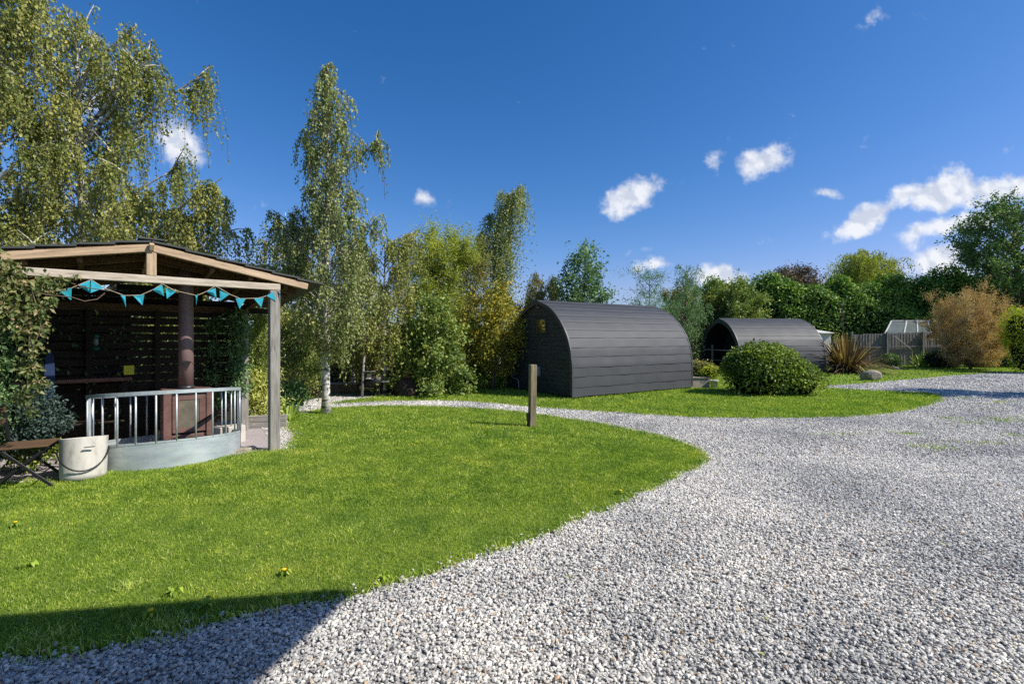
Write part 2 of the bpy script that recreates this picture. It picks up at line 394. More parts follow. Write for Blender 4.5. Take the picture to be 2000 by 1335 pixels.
def barkmat():
    m, n, l, p, o = newmat('birch_bark')
    v = attr(n, 'bc', 'Vector')
    s = noise(n, l, mapping(n, l, v, (14, 5, 1)), 1, 5, .6); s2 = noise(n, l, mapping(n, l, v, (34, 4, 1)), 1, 3)
    c = ramp(n, l, s, [(.38, (.05, .042, .035)), (.46, (.42, .38, .33)), (.6, (.64, .6, .54))])
    c = mixc(n, l, .6, c, ramp(n, l, s2, [(.32, (.25, .22, .2)), (.42, (1, 1, 1))]), 'MULTIPLY')
    l.new(c, p.inputs['Base Color']); p.inputs['Roughness'].default_value = .8; bump(n, l, s, p, .6, .01); return m
M['birch_bark'] = barkmat()
M['bark'] = simple('bark', (.11, .085, .06), .9, 0, .4, 14, .7, .02)
M['twig'] = simple('twig', (.12, .08, .055), .9, 0, .3, 14, 0)

L_ = leafmat
M['birch_leaf'] = L_('birch_leaf', [(.0, (.035, .048, .012)), (.45, (.105, .12, .032)), (.8, (.2, .195, .055)), (1, (.29, .21, .055))], .36, .38, .5)
M['birch_leaf_pale'] = L_('birch_leaf_pale', [(.0, (.05, .07, .022)), (.5, (.11, .13, .045)), (.9, (.19, .195, .08)), (1, (.27, .2, .07))], .3, .38, .5)
M['olive_leaf'] = L_('olive_leaf', [(.0, (.035, .042, .014)), (.5, (.1, .1, .034)), (1, (.21, .17, .055))], .36)
M['willow_leaf'] = L_('willow_leaf', [(.0, (.05, .07, .012)), (.5, (.16, .18, .028)), (1, (.28, .26, .05))], .36)
M['yellow_leaf'] = L_('yellow_leaf', [(.0, (.05, .06, .014)), (.5, (.125, .12, .022)), (.8, (.27, .2, .02)), (1, (.42, .25, .02))], .3)
M['hazel_leaf'] = L_('hazel_leaf', [(.0, (.035, .055, .014)), (.5, (.09, .125, .03)), (1, (.24, .23, .06))], .3)
M['green_leaf'] = L_('green_leaf', [(.0, (.02, .045, .014)), (.5, (.05, .09, .024)), (1, (.11, .16, .035))], .25, .35, .6)
M['alder_leaf'] = L_('alder_leaf', [(.0, (.03, .06, .025)), (.5, (.07, .12, .05)), (1, (.13, .18, .07))], .25, .35, .6)
M['laurel_leaf'] = L_('laurel_leaf', [(.0, (.018, .045, .01)), (.5, (.07, .125, .02)), (1, (.19, .25, .04))], .2, .3, .7)
M['dark_leaf'] = L_('dark_leaf', [(.0, (.01, .022, .01)), (.5, (.025, .045, .016)), (1, (.055, .085, .026))], .2)
M['bush_leaf'] = L_('bush_leaf', [(.0, (.024, .045, .01)), (.4, (.085, .12, .02)), (.7, (.18, .21, .036)), (1, (.3, .28, .075))], .3, .32, .6)
M['ivy_leaf'] = L_('ivy_leaf', [(.0, (.02, .045, .018)), (.5, (.05, .09, .035)), (1, (.14, .18, .07))], .2, .4)
M['shaded_blue_ivy'] = L_('shaded_blue_ivy', [(.0, (.009, .018, .015)), (.5, (.022, .038, .032)), (1, (.05, .075, .06))], .2, .4)  # leaf colour darkened to paint in the shade of creeper and roof
M['climber_leaf'] = L_('climber_leaf', [(.0, (.025, .04, .012)), (.4, (.06, .08, .024)), (.7, (.13, .12, .05)), (1, (.22, .15, .09))], .3, .4)
M['rust_leaf'] = L_('rust_leaf', [(.0, (.13, .075, .036)), (.5, (.28, .175, .082)), (1, (.38, .265, .14))], .2, .7, .1)
M['gold_leaf'] = L_('gold_leaf', [(.0, (.06, .09, .01)), (.5, (.25, .27, .02)), (1, (.42, .38, .03))], .25)
M['bamboo_leaf'] = L_('bamboo_leaf', [(.0, (.12, .14, .03)), (.5, (.36, .33, .07)), (.8, (.48, .36, .12)), (1, (.4, .2, .06))], .3)
M['redbrown_leaf'] = L_('redbrown_leaf', [(.0, (.025, .025, .013)), (.5, (.055, .04, .02)), (1, (.1, .052, .028))], .2)
M['phormium'] = L_('phormium', [(.0, (.022, .016, .013)), (.5, (.06, .042, .026)), (.78, (.17, .1, .035)), (1, (.3, .22, .12))], .2, .4, .5)
M['strap_leaf'] = L_('strap_leaf', [(.0, (.05, .09, .015)), (.6, (.15, .2, .03)), (1, (.34, .34, .08))], .3)
def grassmat():
    m, n, l, p, o = newmat('grass_blade')
    r = attr(n, 'rnd')
    c = ramp(n, l, r, [(0, (.10, .185, .016)), (.4, (.235, .35, .03)), (.75, (.41, .51, .065)), (1, (.7, .68, .25))])
    big = noise(n, l, geo(n), 1.1, 4, .6)
    c = mixc(n, l, .8, c, ramp(n, l, big, [(.3, (.62, .74, .6)), (.5, (1, 1, 1)), (.7, (1.4, 1.16, 1.4))]), 'MULTIPLY')
    mid_ = noise(n, l, geo(n), 3.1, 3, .6)
    c = mixc(n, l, .8, c, ramp(n, l, mid_, [(.34, (.6, .72, .7)), (.5, (1, 1, 1)), (.66, (1.3, 1.2, 1.3))]), 'MULTIPLY')
    fine = noise(n, l, geo(n), 9, 5, .75)
    c = mixc(n, l, .6, c, ramp(n, l, fine, [(.32, (.5, .62, .55)), (.5, (.95, .97, .95)), (.66, (1.45, 1.3, 1.5))]), 'MULTIPLY')
    l.new(c, p.inputs['Base Color']); p.inputs['Roughness'].default_value = .55; p.inputs['Specular IOR Level'].default_value = .25
    t = n.new('ShaderNodeBsdfTranslucent'); l.new(mixc(n, l, 1.0, c, (1.2, 1.35, .5), 'MULTIPLY'), t.inputs[0])
    mx = n.new('ShaderNodeMixShader'); mx.inputs[0].default_value = .35
    l.new(p.outputs[0], mx.inputs[1]); l.new(t.outputs[0], mx.inputs[2]); l.new(mx.outputs[0], o.inputs[0]); return m
M['grass'] = grassmat()
def lawnmat():
    m, n, l, p, o = newmat('lawn_base')
    f = noise(n, l, geo(n), 26, 6, .7); big = noise(n, l, geo(n), 1.1, 4, .6)
    c = ramp(n, l, f, [(.25, (.07, .11, .012)), (.5, (.16, .24, .02)), (.75, (.26, .34, .04))])
    c = mixc(n, l, .8, c, ramp(n, l, big, [(.3, (.7, .8, .6)), (.5, (1, 1, 1)), (.72, (1.3, 1.15, 1.1))]), 'MULTIPLY')
    l.new(c, p.inputs['Base Color']); p.inputs['Roughness'].default_value = .9; bump(n, l, noise(n, l, geo(n), 120, 3), p, .9, .02); return m
M['lawn'] = lawnmat()
def gravelmat():
    m, n, l, p, o = newmat('gravel_bed')
    v = n.new('ShaderNodeTexVoronoi'); v.inputs['Scale'].default_value = 44; v.inputs['Randomness'].default_value = 1; l.new(geo(n), v.inputs['Vector'])
    sp = n.new('ShaderNodeSeparateColor'); l.new(v.outputs['Color'], sp.inputs[0])
    c = ramp(n, l, sp.outputs[0], [(0, (.12, .118, .117)), (.35, (.28, .273, .265)), (.8, (.46, .445, .42)), (1, (.55, .52, .47))])
    big = noise(n, l, geo(n), .7, 4, .6)
    c = mixc(n, l, .75, c, ramp(n, l, big, [(.34, (.62, .63, .66)), (.5, (.95, .94, .93)), (.64, (1.16, 1.13, 1.09))]), 'MULTIPLY')
    l.new(c, p.inputs['Base Color']); p.inputs['Roughness'].default_value = .9
    inv = n.new('ShaderNodeMath'); inv.operation = 'SUBTRACT'; inv.inputs[0].default_value = 1; l.new(v.outputs['Distance'], inv.inputs[1])
    bump(n, l, inv.outputs[0], p, 1, .012); return m
M['gravel'] = gravelmat()
def pebmat():
    m, n, l, p, o = newmat('gravel_stone')
    r = attr(n, 'rnd')
    c = ramp(n, l, r, [(0, (.28, .275, .262)), (.25, (.44, .43, .4)), (.6, (.61, .59, .54)), (.93, (.79, .765, .69)), (.975, (.55, .45, .33)), (1, (.45, .28, .17))])
    big = noise(n, l, geo(n), .7, 4, .6)
    c = mixc(n, l, .75, c, ramp(n, l, big, [(.34, (.62, .63, .66)), (.5, (.95, .94, .93)), (.64, (1.16, 1.13, 1.09))]), 'MULTIPLY')
    c = mixc(n, l, .4, c, ramp(n, l, noise(n, l, geo(n), 160, 3), [(.3, (.7, .7, .7)), (.7, (1.25, 1.25, 1.25))]), 'MULTIPLY')
    l.new(c, p.inputs['Base Color']); p.inputs['Roughness'].default_value = .8; p.inputs['Specular IOR Level'].default_value = .3; return m
M['pebble'] = pebmat()
def soilmat():
    m, n, l, p, o = newmat('rough_ground')
    f = noise(n, l, geo(n), 5, 7, .7)
    c = ramp(n, l, f, [(.3, (.03, .032, .014)), (.5, (.05, .065, .02)), (.7, (.085, .09, .035))])
    l.new(c, p.inputs['Base Color']); p.inputs['Roughness'].default_value = .95; bump(n, l, noise(n, l, geo(n), 40, 5), p, .8, .03); return m
M['soil'] = soilmat()

# ------------------------------------------------------------------ ground, gravel, lawns
from mathutils.geometry import tessellate_polygon
def smooth_poly(pts, step=.1, jit=.03):
    out = []
    n = len(pts)
    for i in range(n):
        p0, p1, p2, p3 = [np.array(pts[(i + k - 1) % n][:2], float) for k in range(4)]
        L = np.linalg.norm(p2 - p1); m = max(1, int(L / step))
        if L > 7: out.append(p1); continue
        for j in range(m):
            t = j / m
            q = .5 * ((2 * p1) + (-p0 + p2) * t + (2 * p0 - 5 * p1 + 4 * p2 - p3) * t ** 2 + (-p0 + 3 * p1 - 3 * p2 + p3) * t ** 3)
            out.append(q + rng.normal(0, jit, 2) * min(1, L))
    return np.array(out)
def sheet(name, poly, z, mat, label=None, kind='structure'):
    V = [(p[0], p[1], z) for p in poly]
    tris = tessellate_polygon([[Vector(v) for v in V]])
    fs = []
    for t in tris:
        a, b, c = [Vector(V[i]) for i in t]
        fs.append(t if (b - a).cross(c - a).z > 0 else t[::-1])
    o = mesh_np(name, V, [tuple(f) for f in fs], mat)
    return tag(o, label, None, None, kind)
def inside(P, poly):
    x, y = P[:, 0], P[:, 1]; r = np.zeros(len(P), bool); n = len(poly)
    for i in range(n):
        x1, y1 = poly[i]; x2, y2 = poly[(i + 1) % n]
        if y1 == y2: continue
        c = ((y1 > y) != (y2 > y)) & (x < (x2 - x1) * (y - y1) / (y2 - y1) + x1)
        r ^= c
    return r
def gp(*pp): return [tuple(G(*p)[:2]) for p in pp]

sheet('ground', [(-250, -150), (250, -150), (250, 400), (-250, 400)], 0, M['soil'], 'rough dark soil and leaf litter beyond the lawns')
gravel_poly = np.array([(-14, -8), (30, -8), (30, 24)] + gp((2300, 722), (2000, 724), (1700, 742), (1560, 762), (1300, 790), (900, 778), (760, 776), (700, 774), (650, 775), (600, 782), (560, 790)) + [(-12, 10.5)])
sheet('gravel_drive', gravel_poly, .004, M['gravel'], 'pale grey crushed stone drive curving between the lawns')
lawn_front = smooth_poly(gp((0, 948), (60, 942), (115, 938), (212, 922), (300, 912), (380, 903), (450, 892), (500, 884), (560, 878), (572, 850), (556, 826), (566, 812), (600, 806), (650, 798), (750, 794), (850, 795), (950, 800), (1040, 809), (1150, 826), (1240, 842), (1320, 862), (1368, 882), (1380, 900), (1352, 918), (1290, 948),
     (1200, 986), (1100, 1030), (1000, 1066), (900, 1098), (780, 1136), (690, 1166), (560, 1186), (400, 1222), (250, 1256), (140, 1280), (0, 1296)) + [(-4, 2.3), (-6.5, 2.2), (-7.5, 3.4), (-6.6, 4.6)])
lawn_island = smooth_poly(gp((648, 789), (700, 780), (760, 773), (800, 769)) + [(-4.2, 14.4), (-2, 16.0), (0, 16.5), (4.5, 17.5), (8.5, 16.2)] + gp((1602, 757), (1660, 761), (1760, 766), (1815, 769), (1838, 777), (1822, 789), (1750, 806), (1640, 815), (1500, 817), (1350, 815), (1200, 806), (1060, 797), (950, 787), (860, 783), (760, 784)))
lawn_right = smooth_poly([(4, 17.6), (9, 16.6)] + gp((1600, 753), (1640, 752), (1700, 748), (1800, 739), (1900, 731), (2000, 727), (2300, 718)) + [(40, 26), (30, 29), (14, 27.5), (10, 27)])
for nm, po, lb in (('front_lawn', lawn_front, 'large mown lawn in the foreground'), ('island_lawn', lawn_island, 'mown grass strip around the dark pod and round bush'), ('far_lawn', lawn_right, 'strip of mown grass in front of the wooden fence')):
    sheet(nm, po, .014, M['lawn'], lb)
patio_poly = np.array(gp((0, 952), (100, 942), (212, 926), (380, 906), (470, 894), (545, 884)) + [(-3.9, 7.7), (-4.9, 9.2), (-7.2, 9.0), (-9.5, 7.0), (-8, 4.2)])
def patiomat():
    m, n, l, p, o = newmat('patio_grit')
    f = noise(n, l, geo(n), 60, 5, .7)
    c = ramp(n, l, f, [(.3, (.2, .16, .15)), (.5, (.36, .31, .3)), (.7, (.52, .47, .46))]); l.new(c, p.inputs['Base Color'])
    p.inputs['Roughness'].default_value = .95; bump(n, l, f, p, .8, .01); return m
sheet('shelter_floor', patio_poly, .009, patiomat(), 'pinkish grit floor beneath the timber shelter')

def scatter(n, poly_in, poly_out=(), box=None, dmin=0, dmax=99, falloff=None):
    P = np.stack([rng.uniform(box[0], box[1], n), rng.uniform(box[2], box[3], n)], 1)
    vis = (np.abs(P[:, 0]) < 1.2 * P[:, 1] + 1.2) & (P[:, 1] > 1.9)
    P = P[vis]
    d = P[:, 1]; P = P[(d >= dmin) & (d < dmax)]
    if poly_in is not None: P = P[inside(P, poly_in)]
    for q in poly_out: P = P[~inside(P, q)]
    return P
# crushed stones: small angular lumps, one loose layer
ico_v = []; ph = (1 + 5 ** .5) / 2
for a in (-1, 1):
    for b in (-ph, ph): ico_v += [(0, a, b), (a, b, 0), (b, 0, a)]
ico_v = np.array(ico_v); ico_v /= np.linalg.norm(ico_v[0])
ico_f = []
for i in range(12):
    for j in range(i + 1, 12):
        for k in range(j + 1, 12):
            dd = [np.linalg.norm(ico_v[p] - ico_v[q]) for p, q in ((i, j), (j, k), (i, k))]
            if max(dd) < 1.2:
                nrm = np.cross(ico_v[j] - ico_v[i], ico_v[k] - ico_v[i]); ico_f.append((i, j, k) if nrm @ ico_v[i] > 0 else (i, k, j))
ico_f = np.array(ico_f, dtype=np.int32)
oct_v = np.array([(1, 0, 0), (-1, 0, 0), (0, 1, 0), (0, -1, 0), (0, 0, 1), (0, 0, -1)], float)
oct_f = np.array([(0, 2, 4), (2, 1, 4), (1, 3, 4), (3, 0, 4), (2, 0, 5), (1, 2, 5), (3, 1, 5), (0, 3, 5)], dtype=np.int32)
def stones(P, bv, bf, size, seed_z=.006):
    n = len(P); k = len(bv)
    sc = size * rng.lognormal(0, .22, n)[:, None, None] * np.stack([rng.uniform(.75, 1.35, n), rng.uniform(.6, 1.05, n), rng.uniform(.4, .8, n)], 1)[:, None, :]
    V = bv[None] * (1 + rng.uniform(-.28, .22, (n, k, 1))) * sc
    a, t = rng.uniform(0, 6.28, n), rng.normal(0, .5, n)
    ca, sa, ct, st = np.cos(a)[:, None], np.sin(a)[:, None], np.cos(t)[:, None], np.sin(t)[:, None]
    y = V[..., 1] * ct - V[..., 2] * st; z = V[..., 1] * st + V[..., 2] * ct; x = V[..., 0]
    W = np.stack([x * ca - y * sa, x * sa + y * ca, z], -1)
    W[..., 0] += P[:, 0:1]; W[..., 1] += P[:, 1:2]; W[..., 2] += seed_z + np.abs(rng.normal(0, .006, n))[:, None]
    F = (bf[None] + (np.arange(n) * k)[:, None, None]).reshape(-1, 3)
    r = np.repeat(rng.uniform(0, 1, n), k)
    return W.reshape(-1, 3), F, r
stone_poly = gravel_poly
gv, gf, gr, off = [], [], [], 0
# stones strayed into the turf edge
for poly, s_ in ((lawn_front, .045), (lawn_island, .06)):
    seg = np.linalg.norm(np.roll(poly, -1, 0) - poly, axis=1); idx = np.repeat(np.where((seg < 1) & (poly[:, 1] < 13) & (poly[:, 1] > 1.9))[0], 5)
    t = rng.uniform(0, 1, len(idx))[:, None]; P = poly[idx] * (1 - t) + poly[(idx + 1) % len(poly)] * t + rng.normal(0, s_, (len(idx), 2))
    P = P[(P[:, 1] > 1.9)]; v_, f_, r_ = stones(P, ico_v, ico_f, .011, .016); gv.append(v_); gf.append(f_ + off); gr.append(r_); off += len(v_)
for (n, bv, bf, sz, d0, d1, bx) in ((125000, ico_v, ico_f, .0098, 1.9, 4.2, (-5, 5, 1.9, 4.2)), (230000, ico_v, ico_f, .0102, 4.2, 6.4, (-6, 7.5, 4.2, 6.4)),
                                    (190000, oct_v, oct_f, .0128, 6.4, 10, (-7, 11, 6.4, 10)), (130000, oct_v, oct_f, .018, 10, 15, (-9, 17, 10, 15)), (60000, oct_v, oct_f, .026, 15, 23, (2, 26, 15, 23))):
    P = scatter(n, stone_poly, (lawn_front, lawn_island, lawn_right, patio_poly), bx, d0, d1)
    a, b, c = stones(P, bv, bf, sz); gv.append(a); gf.append(b + off); gr.append(c); off += len(a)
tag(mesh_np('gravel_stones', np.concatenate(gv), np.concatenate(gf), M['pebble'], attrs={'rnd': np.concatenate(gr)}), 'loose pale grey angular gravel stones on the drive', 'gravel', kind='stuff')
print('stones', off)

def blades(P, h, w, rs=1.0, lean=.55):
    n = len(P); a = rng.uniform(0, 6.28, n); la = rng.uniform(0, 6.28, n)
    hh = h * rng.uniform(.55, 1.25, n); ln = hh * np.abs(rng.normal(0, lean, n)); ww = w * rng.uniform(.6, 1.3, n)
    z0 = .008
    dx, dy = np.cos(a) * ww / 2, np.sin(a) * ww / 2
    lx, ly = np.cos(la) * ln, np.sin(la) * ln
    b0 = np.stack([P[:, 0] - dx, P[:, 1] - dy, np.full(n, z0)], 1); b1 = np.stack([P[:, 0] + dx, P[:, 1] + dy, np.full(n, z0)], 1)
    m1 = np.stack([P[:, 0] + dx * .8 + lx * .35, P[:, 1] + dy * .8 + ly * .35, z0 + hh * .6], 1)
    m0 = np.stack([P[:, 0] - dx * .8 + lx * .35, P[:, 1] - dy * .8 + ly * .35, z0 + hh * .6], 1)
    t = np.stack([P[:, 0] + lx, P[:, 1] + ly, z0 + hh], 1)
    V = np.stack([b0, b1, m1, m0, t], 1).reshape(-1, 3)
    i = (np.arange(n) * 5)[:, None]
    Q = i + np.array([[0, 1, 2, 3]]); T = i + np.array([[3, 2, 4]])
    r = np.clip(rng.normal(.42, .3, n), 0, 1)
    return V, Q, T, np.repeat(r, 5)
def grass_obj(name, specs, label):
    Vs, Qs, Ts, Rs, off = [], [], [], [], 0
    for (n, poly, bx, d0, d1, h, w) in specs:
        P = scatter(n, poly, (), bx, d0, d1)
        V, Q, T, R = blades(P, h, w); Vs.append(V); Qs.append(Q + off); Ts.append(T + off); Rs.append(R); off += len(V)
    V = np.concatenate(Vs)
    fs = [tuple(x) for x in ()]
    me_faces = [np.concatenate(Qs).astype(np.int32), np.concatenate(Ts).astype(np.int32)]
    o = mesh_np2(name, V, me_faces, M['grass'], {'rnd': np.concatenate(Rs)})
    print(name, off // 5)
    return tag(o, label, 'grass', kind='stuff')
def mesh_np2(name, V, groups, mat, attrs, parent=None, origin=None):
    V = np.asarray(V, dtype=np.float32)
    if origin is not None: V = V - np.asarray(origin, dtype=np.float32)
    me = bpy.data.meshes.new(name)
    flat = np.concatenate([g.reshape(-1) for g in groups]).astype(np.int32)
    tot = np.concatenate([np.full(len(g), g.shape[1], dtype=np.int32) for g in groups]); st = np.concatenate([[0], np.cumsum(tot)[:-1]]).astype(np.int32)
    me.vertices.add(len(V)); me.vertices.foreach_set('co', V.astype(np.float32).reshape(-1))
    me.loops.add(len(flat)); me.loops.foreach_set('vertex_index', flat)
    me.polygons.add(len(tot)); me.polygons.foreach_set('loop_start', st); me.polygons.foreach_set('loop_total', tot)
    me.polygons.foreach_set('use_smooth', np.zeros(len(tot), dtype=bool))
    me.update(calc_edges=True)
    for k, a in attrs.items():
        at = me.attributes.new(k, 'FLOAT', 'POINT'); at.data.foreach_set('value', np.asarray(a, dtype=np.float32))
    me.materials.append(mat); o = bpy.data.objects.new(name, me); C.objects.link(o)
    if parent is not None: o.parent = parent
    if origin is not None: o.location = origin
    return o
grass_obj('lawn_grass', [(330000, lawn_front, (-6, 3, 2, 4.5), 1.9, 4.5, .026, .0036), (280000, lawn_front, (-7, 3, 4.5, 7), 4.5, 7, .03, .0052), (160000, lawn_front, (-8, 3, 7, 11.5), 7, 12, .038, .009)], 'short mown grass covering the big front lawn')
grass_obj('island_grass', [(110000, lawn_island, (-6, 12, 9, 12), 9, 12, .045, .011), (110000, lawn_island, (-7, 13, 12, 17.6), 12, 18, .05, .015)], 'short grass around the dark pod and round bush')
grass_obj('far_grass', [(60000, lawn_right, (4, 30, 14, 30), 14, 30, .06, .028)], 'short grass before the wooden fence')
# ragged, longer tufts where lawn meets stone
def edge_tufts():
    Vs, Qs, Ts, Rs, off = [], [], [], [], 0
    for poly, k, s in ((lawn_front, 34, .035), (lawn_island, 14, .05)):
        seg = np.linalg.norm(np.roll(poly, -1, 0) - poly, axis=1)
        keep = (seg < 1) & (poly[:, 1] < 14)
        idx = np.repeat(np.where(keep)[0], (seg[keep] * k / .12).astype(int) + 1)
        t = rng.uniform(0, 1, len(idx))[:, None]
        P = poly[idx] * (1 - t) + poly[(idx + 1) % len(poly)] * t + rng.normal(0, s, (len(idx), 2))
        P = P[(np.abs(P[:, 0]) < 1.12 * P[:, 1] + .5) & (P[:, 1] > 1.9)]
        V, Q, T, R = blades(P, .05, .006, lean=.9); Vs.append(V); Qs.append(Q + off); Ts.append(T + off); Rs.append(np.clip(R + np.repeat(rng.uniform(-.1, .5, len(P)), 5), 0, 1)); off += len(V)
    # dry straw coloured patches worn into the lawn
    for (qx, qy, n_, r_) in ((255, 1150, 160, .05), (330, 1228, 400, .1), (90, 1255, 300, .1), (560, 884, 260, .12), (1300, 868, 260, .2), (650, 812, 260, .25), (700, 1040, 160, .2), (1010, 960, 160, .25)):
        P = rng.normal(0, 1, (n_, 2)) * np.array([r_, r_ * .7]) + np.array(gp((qx, qy))[0])
        V, Q, T, R = blades(P, .035, .006, lean=1.0); Vs.append(V); Qs.append(Q + off); Ts.append(T + off); Rs.append(np.clip(R * .3 + .72, 0, 1)); off += len(V)
    # sparse grass growing through the drive at the far right
    spots = gp((1845, 770), (1880, 778), (1910, 790), (1960, 822), (1985, 818), (1855, 818), (1770, 848), (1828, 876), (1975, 850), (1915, 866), (1640, 850), (1930, 800), (1955, 786), (1890, 826))
    for s in spots:
        P = rng.normal(0, 1, (int(U(50, 170)), 2)) * np.array([U(.1, .3), U(.05, .14)]) + np.array(s)
        V, Q, T, R = blades(P, .035, .01, lean=.9); Vs.append(V); Qs.append(Q + off); Ts.append(T + off); Rs.append(np.clip(R + .05, 0, 1)); off += len(V)
    tag(mesh_np2('edge_grass', np.concatenate(Vs), [np.concatenate(Qs).astype(np.int32), np.concatenate(Ts).astype(np.int32)], M['grass'], {'rnd': np.concatenate(Rs)}), 'ragged grass along the gravel edges', 'grass', kind='stuff')
edge_tufts()

# ------------------------------------------------------------------ foliage tools
def unit(v): return v / np.maximum(np.linalg.norm(v, axis=-1, keepdims=True), 1e-9)
def leaf_mesh(name, P, size, mat, parent, N=None, down=0.0, aspect=.55, rnd=None, jitter=.35, nbias=.0, origin=None):
    """one folded diamond per leaf; down>0 makes the long axis hang; N outward normals"""
    n = len(P)
    ax = rng.normal(0, 1, (n, 3)); ax[:, 2] -= down * 2.2; ax = unit(ax)
    nn = rng.normal(0, 1, (n, 3))
    if N is not None: nn = nn * (1 - nbias) + N * 2.2 * nbias
    nn = unit(nn - (nn * ax).sum(1, keepdims=True) * ax)
    if N is not None:
        ax = unit(ax - (ax * nn).sum(1, keepdims=True) * nn)
    sd = np.cross(nn, ax)
    s = (size * rng.uniform(1 - jitter, 1 + jitter, n))[:, None]
    V = np.stack([P, P + ax * s * .45 + sd * s * aspect * .5 + nn * s * .08, P + ax * s, P + ax * s * .45 - sd * s * aspect * .5 + nn * s * .08], 1).reshape(-1, 3)
    F = (np.arange(n) * 4)[:, None] + np.array([[0, 1, 2, 3]])
    if rnd is None: rnd = np.clip(rng.normal(.45, .25, n), 0, 1)
    return mesh_np2(name, V, [F.astype(np.int32)], mat, {'rnd': np.repeat(rnd, 4)}, parent, origin)
def prof_world(prof, pxa, d):
    """[(py, pxL, pxR)] seen at distance d -> arrays z, left reach, right reach from the trunk axis"""
    p = sorted([(Zh(py, d), (pxa - a) / F_PX * d, (b - pxa) / F_PX * d) for py, a, b in prof])
    return np.array(p)
def plant_root(name, x, y, label, cat, group=None):
    return empty(name, (x, y, 0), 0, label, cat, group)
def reseed(*k):
    global rng
    rng = np.random.default_rng(zlib.crc32(repr(k).encode()))
def tree(name, px, d, prof, label, leaf='birch_leaf', bark='birch_bark', nb=40, twigs=900, lpt=28, twl=.8, droop=1.0, lsize=.055, aspect=.7,
         trunk_r=.1, z0=None, rise=.9, depth=.85, extra=(), lean=(0, 0), sub=5, limb_r=.025, group=None, cat='tree', top=None, spread=.25, ldown=None, basepx=None, shell=.5, fill=0):
    reseed(name, px); x0 = X(px, d); root = plant_root(name, x0, d, label, cat, group)
    pr = prof_world(prof, px, d); zs = pr[:, 0]; zt = top if top else zs[-1]; zb = zs[0]
    if z0 is None: z0 = max(.4, zb)
    ph1, ph2 = U(0, 6), U(0, 6)
    def axis(z):
        t = np.clip(np.asarray(z, float) / zt, 0, 1)
        return np.stack([x0 + lean[0] * (1 - t) ** 1.5 + .05 * zt * .12 * np.sin(5 * t + ph1) * t, d + lean[1] * (1 - t) + .05 * zt * .12 * np.sin(4 * t + ph2) * t, np.asarray(z, float)], -1)
    def env(z, a):
        L = np.interp(z, zs, pr[:, 1]); R = np.interp(z, zs, pr[:, 2]); m = (L + R) / 2 * depth
        cx = np.cos(a); rx = np.where(cx > 0, R, L)
        return 1 / np.sqrt((cx / np.maximum(rx, .05)) ** 2 + (np.sin(a) / np.maximum(m, .05)) ** 2)
    tb = MB(); zz = np.linspace(0, zt * .98, 16); ax_ = axis(zz)
    tb.tube([tuple(p) for p in ax_], [max(.006, trunk_r * (1.25 if i == 0 else 1) * (1 - (z / zt)) ** .8) for i, z in enumerate(zz)], 9)
    P0, D0, L0, B0 = [], [], [], []
    bi = 0
    tips = []
    for i in range(nb):
        q = (i + .5) / nb; z = zb + (zs[-1] - zb) * (q + U(-.5, .5) / nb * 2); a = i * 2.39996 + U(-.4, .4)
        z = min(max(z, zb), zs[-1]); tips.append((z, a, None))
    for (ex, ey) in extra: tips.append((Zh(ey, d), 0, (X(ex, d), d + U(-.4, .4), Zh(ey, d))))
    for (z, a, tgt) in tips:
        if tgt is None:
            r = float(env(z, a)) * U(1 - shell * .6, 1.0)
            c = axis(z); tip = np.array([c[0] + r * math.cos(a), c[1] + r * math.sin(a), z])
        else:
            tip = np.array(tgt); c = axis(z); r = float(np.linalg.norm(tip[:2] - c[:2]))
        hz = max(z0 * .8, z - r * rise - U(0, .3)); s0 = axis(min(hz, zt * .95))
        mid = s0 * .45 + tip * .55 + np.array([0, 0, r * .22 * (1 if droop > .4 else .1)])
        ts = np.linspace(0, 1, 8)[:, None]
        pth = s0 * (1 - ts) ** 2 + 2 * ts * (1 - ts) * mid + tip * ts ** 2
        rr = limb_r * min(1.3, .5 + r / 2)
        tb.tube([tuple(p) for p in pth], [rr * (1 - .85 * t) + .003 for t in ts[:, 0]], 5, False)
        w = max(.25, r)
        nt = max(3, int(twigs / nb * w / max(.3, (pr[:, 1:].mean()))))
        br = U(0, 1)
        for s in range(sub):
            t = U(.3, 1.0) ** .8; base = s0 * (1 - t) ** 2 + 2 * t * (1 - t) * mid + tip * t ** 2
            dv = rng.normal(0, 1, 3); dv[2] = abs(dv[2]) * .3 * (1 if droop < .4 else .5); dv += unit((tip - s0)[None])[0] * 1.2; dv = dv / np.linalg.norm(dv) * min(1.2 if tgt is None else .5, w * spread * 2) * U(.5, 1.1)
            end = base + dv
            if dv.dot(dv) > .02: tb.tube([tuple(base), tuple(base + dv * .5 + np.array([0, 0, .03])), tuple(end)], [rr * .45, rr * .3, .002], 4, False)
            m = max(1, nt // sub); tt = rng.uniform(0, 1, m)[:, None]
            P0.append(base + dv * tt); D0.append(np.repeat(dv[None] / np.linalg.norm(dv), m, 0)); B0.append(np.full(m, .6 * br + .4 * U(0, 1)))
    P0, D0, B0 = np.concatenate(P0), np.concatenate(D0), np.concatenate(B0)
    m = len(P0); LL = twl * rng.lognormal(0, .35, m)
    dirs = unit(D0 * .6 + rng.normal(0, .6, (m, 3)))
    if fill: pass
    t = (np.arange(lpt)[None, :] + rng.uniform(0, 1, (m, lpt))) / lpt
